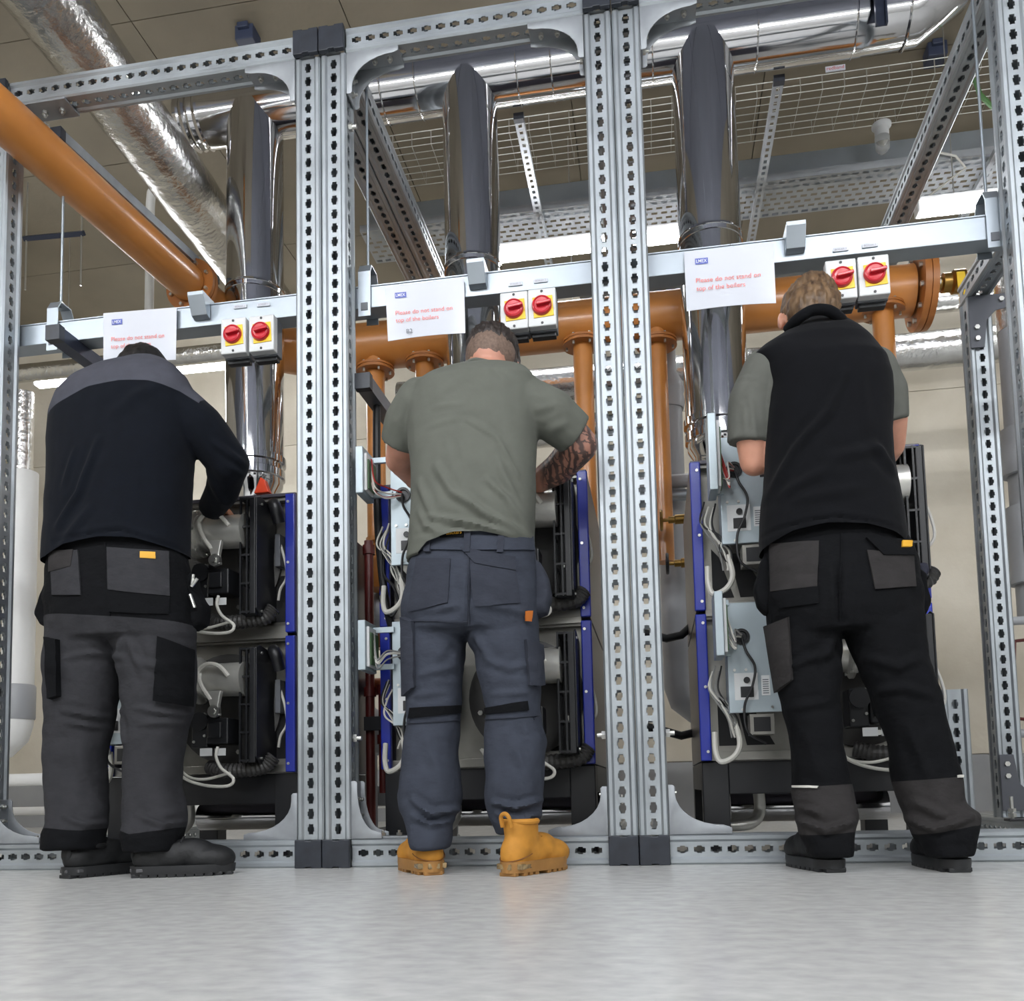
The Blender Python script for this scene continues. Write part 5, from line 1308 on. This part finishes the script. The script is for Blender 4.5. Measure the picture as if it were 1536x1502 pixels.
folds(me, [([(625,1010),(660,1000),(690,985)],0.0085,0.011),([(720,985),(760,1000),(800,990)],0.0085,0.011),([(615,1040),(660,1035)],0.0068,0.010),([(735,1040),(790,1035)],0.0068,0.010),([(612,1200),(640,1222),(680,1215)],0.0170,0.010),([(612,1225),(640,1240),(672,1232)],0.0136,0.008),
           ([(735,1205),(770,1212),(810,1200)],0.0153,0.009),([(740,1222),(770,1230),(808,1222)],0.0153,0.008),([(700,945),(670,990)],0.0102,0.013),([(704,945),(730,985)],0.0102,0.013),([(630,1100),(660,1180)],0.0068,0.016),([(760,1100),(790,1170)],0.0068,0.016),([(615,935),(690,930)],0.0068,0.014),
           ([(705,860),(702,935)],-0.0102,0.008),([(640,920),(690,905)],0.0051,0.012),([(720,905),(790,915)],0.0051,0.012)], 0.005, 10)
bt = bvh_of(me)
mk('trousers', me, F_slate, p2, smooth=60)
patch('waistband', bt, [(634,803),(797,806),(800,826),(628,826)], F_slate, p2, 0.003, 0.004, 24, 4)
pb = patch('waist_label', bt, [(662,797),(697,795),(697,807),(662,809)], F_blk, p2, 0.010, 0.002, 6, 3)
def on(bvh, x, y):
    d = ray(x, y).normalized(); h = bvh.ray_cast(CAM + d, d); return h[0], h[1]
A, N1 = on(bt, 672, 806); B, N2 = on(bt, 695, 804)
u_ = (B-A); wd_ = u_.length; u_.normalize(); n_ = (N1+N2).normalized(); v_ = n_.cross(u_).normalized(); v_ = v_ if v_.z > 0 else -v_
mk('badge_print', text_mesh('Snickers', wd_, A + n_*0.015, u_, v_, n_, 0.02, wd_*0.30), F_patch, pb, smooth=0)
patch('centre_seam', bt, [(702,826),(704,826),(703,938),(701,938)], F_slate2, p2, 0.002, 0.0025, 2, 24)
for q_ in ([(612,930),(700,932),(700,934),(612,932)], [(612,1084),(689,1079),(689,1081),(612,1086)], [(729,1078),(813,1072),(813,1074),(729,1080)]):
    patch('cloth_seam', bt, q_, F_slate2, p2, 0.002, 0.0025, 20, 2)
for x in (703, 752, 645): patch('belt_loop', bt, [(x-5,798),(x+4,797),(x+2,830),(x-7,830)], F_slate2, p2, 0.008, 0.003, 3, 6)
patch('pocket_flap', bt, [(690,822),(772,836),(772,856),(712,846)], F_slate2, p2, 0.003, 0.005)
patch('back_pocket', bt, [(705,840),(772,852),(780,905),(712,910)], F_slate2, p2, 0.002, 0.003)
patch('back_pocket', bt, [(626,838),(676,838),(672,905),(612,918)], F_slate2, p2, 0.002, 0.003)
patch('knee_panel', bt, [(616,1062),(690,1058),(689,1070),(614,1078)], F_blk, p2, 0.003, 0.003, 14, 4)
patch('knee_panel', bt, [(729,1062),(790,1052),(792,1066),(730,1072)], F_blk, p2, 0.003, 0.003, 14, 4)
patch('cargo_pocket', bt, [(786,960),(808,968),(812,1028),(792,1028)], F_slate2, p2, 0.004, 0.012)
patch('cargo_pocket', bt, [(606,925),(622,932),(624,1030),(609,1045)], F_slate2, p2, 0.003, 0.012)
h2 = pouch(p2, [(793,830),(812,846),(824,868),(828,900),(822,922),(806,928),(792,915),(788,870)], -0.18, 0.045, F_slate2)
patch('orange_tag', bt, [(786,917),(794,917),(793,932),(786,932)], mat('orange_tag', (196,110,40), 0.6), p2, 0.012, 0.002, 3, 4)
shoe(p2, gnd(652,1314), math.radians(-30), 0.30, F_tan, F_tansole, 'boot_low')
shoe(p2, gnd(758,1316), math.radians(26), 0.30, F_tan, F_tansole, 'boot')

# ---------------------------------------------------------------- man in the vest (right)
p3 = person('man in a black fleece vest over a grey T-shirt at the right boiler', gnd(1320,1308))
sk3 = skin_mat('skin_right_man', (204,148,124))
c3 = at(1214,482,-0.05)
b = MB()
Rm, L3 = add_head(b, c3, 0.62, 0.17, 0.0, 1.06)
b.capsule(at(1222,530,-0.17), c3 + Vector((0,-0.03,-0.03)), 0.066, 0.060)
loft(b, [(540,1160,1310,0.08),(600,1150,1325,0.10),(700,1150,1325,0.10),(800,1152,1345,0.10),(900,1155,1370,0.10),(945,1165,1372,0.09)], TY, 0.1, 28)
limb(b, [(1152,572,TY,0.05),(1128,660,-0.19,0.046),(1132,692,-0.17,0.043),(1165,690,0.02,0.034)])
add_hand(b, at(1167,690,0.03), Vector((0.4,0.9,0.0)), Vector((0,0,1)), -1)
limb(b, [(1315,565,TY,0.05),(1336,630,-0.16,0.046),(1335,668,-0.10,0.042),(1325,690,0.04,0.034)])
add_hand(b, at(1324,690,0.05), Vector((-0.4,0.9,0.0)), Vector((0,0,1)), 1)
legs_inside(b, (1265,930,-0.2), (1220,1090,-0.19), (1370,1090,-0.19), (1240,1265,-0.2), (1420,1265,-0.2))
mk('body', remeshed(b, 0.0065, 3), sk3, p3, smooth=60); eyes(p3, L3)
hair(p3, L3, Rm, H_brown, [((0,-0.012,0.044), (0.083,0.104,0.092)), ((0,-0.05,-0.022), (0.073,0.066,0.082)), ((0,0.04,0.075), (0.072,0.06,0.055))], amp=0.008, scale=80, smooth_it=1, s=1.04)
g = MB()      # T-shirt under the vest: shoulders and sleeves
loft(g, [(560,1135,1330,0.10),(640,1150,1330,0.115),(720,1152,1335,0.115)], TY, 0.11)
limb(g, [(1150,560,TY,0.072),(1128,600,-0.2,0.066),(1122,666,-0.19,0.060)], flat=True)
limb(g, [(1308,558,TY,0.070),(1326,592,-0.19,0.064),(1333,634,-0.17,0.056)], flat=True)
me = remeshed(g, 0.007, 4)
folds(me, [([(1112,545),(1142,552)],0.003,0.006),([(1128,575),(1140,650)],0.006,0.010),([(1120,590),(1125,640)],0.004,0.009),([(1100,655),(1145,655)],0.002,0.006)], 0.002, 10)
mk('t_shirt', me, F_tee3, p3, smooth=60)
g = MB()
loft(g, [(478,1205,1262,0.035,-0.13),(490,1190,1275,0.055,-0.15),(505,1165,1292,0.08,-0.17),(520,1140,1306,0.10,-0.185),(535,1122,1318,0.11,-0.19),(552,1140,1330,0.125),(580,1146,1338,0.135),(620,1147,1338,0.138),(660,1148,1336,0.14),(700,1147,1338,0.142),(740,1142,1346,0.145),(780,1139,1354,0.148),(810,1138,1358,0.15),(840,1140,1360,0.15)], TY, 0.13)
me = remeshed(g, 0.007, 4)
folds(me, [([(1265,560),(1240,620),(1195,670),(1155,735)],0.0128,0.013), ([(1310,665),(1345,700)],0.0112,0.014), ([(1240,690),(1330,670)],0.0080,0.016), ([(1165,600),(1150,700)],0.0064,0.014), ([(1170,740),(1250,700)],0.0080,0.015), ([(1145,795),(1250,778),(1352,792)],-0.0064,0.007), ([(1200,750),(1290,735)],0.0064,0.016), ([(1290,560),(1300,640)],0.0048,0.018)], 0.0022, 8)
hem = curve_z([(1120,830),(1140,816),(1190,796),(1240,787),(1300,787),(1345,796),(1360,802),(1390,815)])
me, _ = cut(me, hem)
mk('vest', me, F_vest, p3, smooth=60)
mk('vest_collar', MB().tube(spline([at(1182,495,-0.20), at(1195,480,-0.235), at(1218,466,-0.25), at(1242,466,-0.25), at(1260,478,-0.225), at(1266,488,-0.19)]), 0.016, 12), F_vest, p3)
t_ = MB()
loft(t_, [(785,1160,1345,0.11),(815,1146,1360,0.125),(850,1146,1374,0.135),(895,1148,1382,0.14),(925,1151,1383,0.135),(950,1156,1384,0.115)], TY, 0.12)
loft(t_, [(925,1151,1262,0.105),(970,1154,1260,0.105),(1005,1162,1261,0.10),(1037,1168,1259,0.098),(1076,1177,1260,0.092),(1125,1187,1266,0.09),(1181,1189,1276,0.092),(1227,1193,1286,0.095,-0.205),(1250,1200,1283,0.092,-0.225),(1266,1207,1280,0.088,-0.235),(1284,1210,1278,0.088,-0.24)], -0.19, 0.1)
loft(t_, [(925,1256,1384,0.105),(960,1272,1386,0.105),(998,1288,1392,0.10),(1041,1305,1408,0.098),(1083,1322,1418,0.092),(1125,1335,1429,0.09),(1174,1339,1441,0.092),(1206,1350,1446,0.095),(1222,1358,1466,0.10,-0.22),(1248,1369,1464,0.092,-0.235),(1266,1379,1459,0.088,-0.24),(1284,1386,1456,0.088,-0.245)], -0.21, 0.1)
me = remeshed(t_, 0.007, 5)
folds(me, [([(1180,1000),(1220,985),(1255,975)],0.0085,0.012),([(1300,980),(1350,1000),(1385,985)],0.0085,0.012),([(1320,1035),(1360,1030),(1405,1045)],0.0102,0.012),([(1200,1230),(1240,1248),(1285,1235)],0.0187,0.010),([(1205,1212),(1235,1222)],0.0102,0.008),
           ([(1365,1225),(1405,1245),(1465,1225)],0.0187,0.010),([(1380,1205),(1420,1225)],0.0102,0.010),([(1262,945),(1235,990)],0.0102,0.014),([(1268,945),(1300,1000)],0.0102,0.014),([(1190,1060),(1250,1050)],0.0068,0.012),([(1215,1100),(1240,1180)],0.0068,0.016),([(1370,1090),(1400,1170)],0.0068,0.016),([(1255,850),(1260,930)],-0.0102,0.009)], 0.005, 10)
knee = curve_z([(1140,1180),(1190,1182),(1276,1177),(1339,1174),(1441,1166),(1500,1162)])
cuff = curve_z([(1150,1254),(1200,1256),(1285,1250),(1365,1258),(1465,1240),(1500,1238)])
up_, rest = cut(me, knee); mid, cf = cut(rest, cuff)
bt = bvh_of(me)
mk('trousers', up_, F_blk, p3, smooth=60)
for m_ in islands(mid): mk('lower_leg_cloth', m_, F_dark3, p3, smooth=60)['label'] = 'charcoal lower trouser leg'
for m_ in islands(cf): mk('trouser_cuff', m_, F_blk, p3, smooth=60)['label'] = 'black trouser cuff'
patch('back_pocket', bt, [(1156,816),(1228,812),(1226,880),(1158,888)], F_dark3, p3, 0.002, 0.004)
patch('pocket_reinforcement', bt, [(1158,889),(1228,880),(1228,905),(1172,912)], F_blk, p3, 0.004, 0.003)
pk = patch('back_pocket', bt, [(1300,826),(1368,832),(1372,880),(1312,884)], F_dark3, p3, 0.002, 0.004)
patch('pocket_flap', bt, [(1298,808),(1364,812),(1368,834),(1324,834)], F_blk, p3, 0.006, 0.004)
patch('badge', bt, [(1349,815),(1362,815),(1362,824),(1349,824)], F_patch, pk, 0.013, 0.002, 4, 3)
patch('cargo_pocket', bt, [(1152,940),(1184,925),(1190,1020),(1168,1038)], F_dark3, p3, 0.004, 0.010)
patch('centre_seam', bt, [(1261,800),(1263,800),(1262,938),(1260,938)], F_blk, p3, 0.002, 0.002, 2, 24)
patch('reflective_piping', bt, [(1191,1179),(1228,1179),(1226,1183),(1191,1182)], mat('reflective_trim', (200,198,190), 0.4), p3, 0.004, 0.003, 8, 2)
patch('reflective_piping', bt, [(1436,1163),(1442,1163),(1442,1167),(1436,1167)], mat('reflective_trim', (200,198,190), 0.4), p3, 0.004, 0.003, 3, 2)
pouch(p3, [(1148,828),(1138,850),(1130,890),(1134,910),(1150,926),(1158,900),(1158,850)], -0.2, 0.035, F_blk)
h3 = pouch(p3, [(1372,850),(1385,862),(1390,888),(1394,905),(1386,925),(1376,930),(1368,900)], -0.18, 0.035, F_blk)
pouch(p3, [(1372,846),(1388,846),(1391,858),(1386,870),(1372,872)], -0.15, 0.03, mat('navy_glove', (30,32,48), 0.8), 'glove')
shoe(p3, gnd(1256,1310), math.radians(-14), 0.285, F_blkshoe, F_blksole, 'shoe')
shoe(p3, gnd(1442,1310), math.radians(-3), 0.285, F_blkshoe, F_blksole, 'shoe')
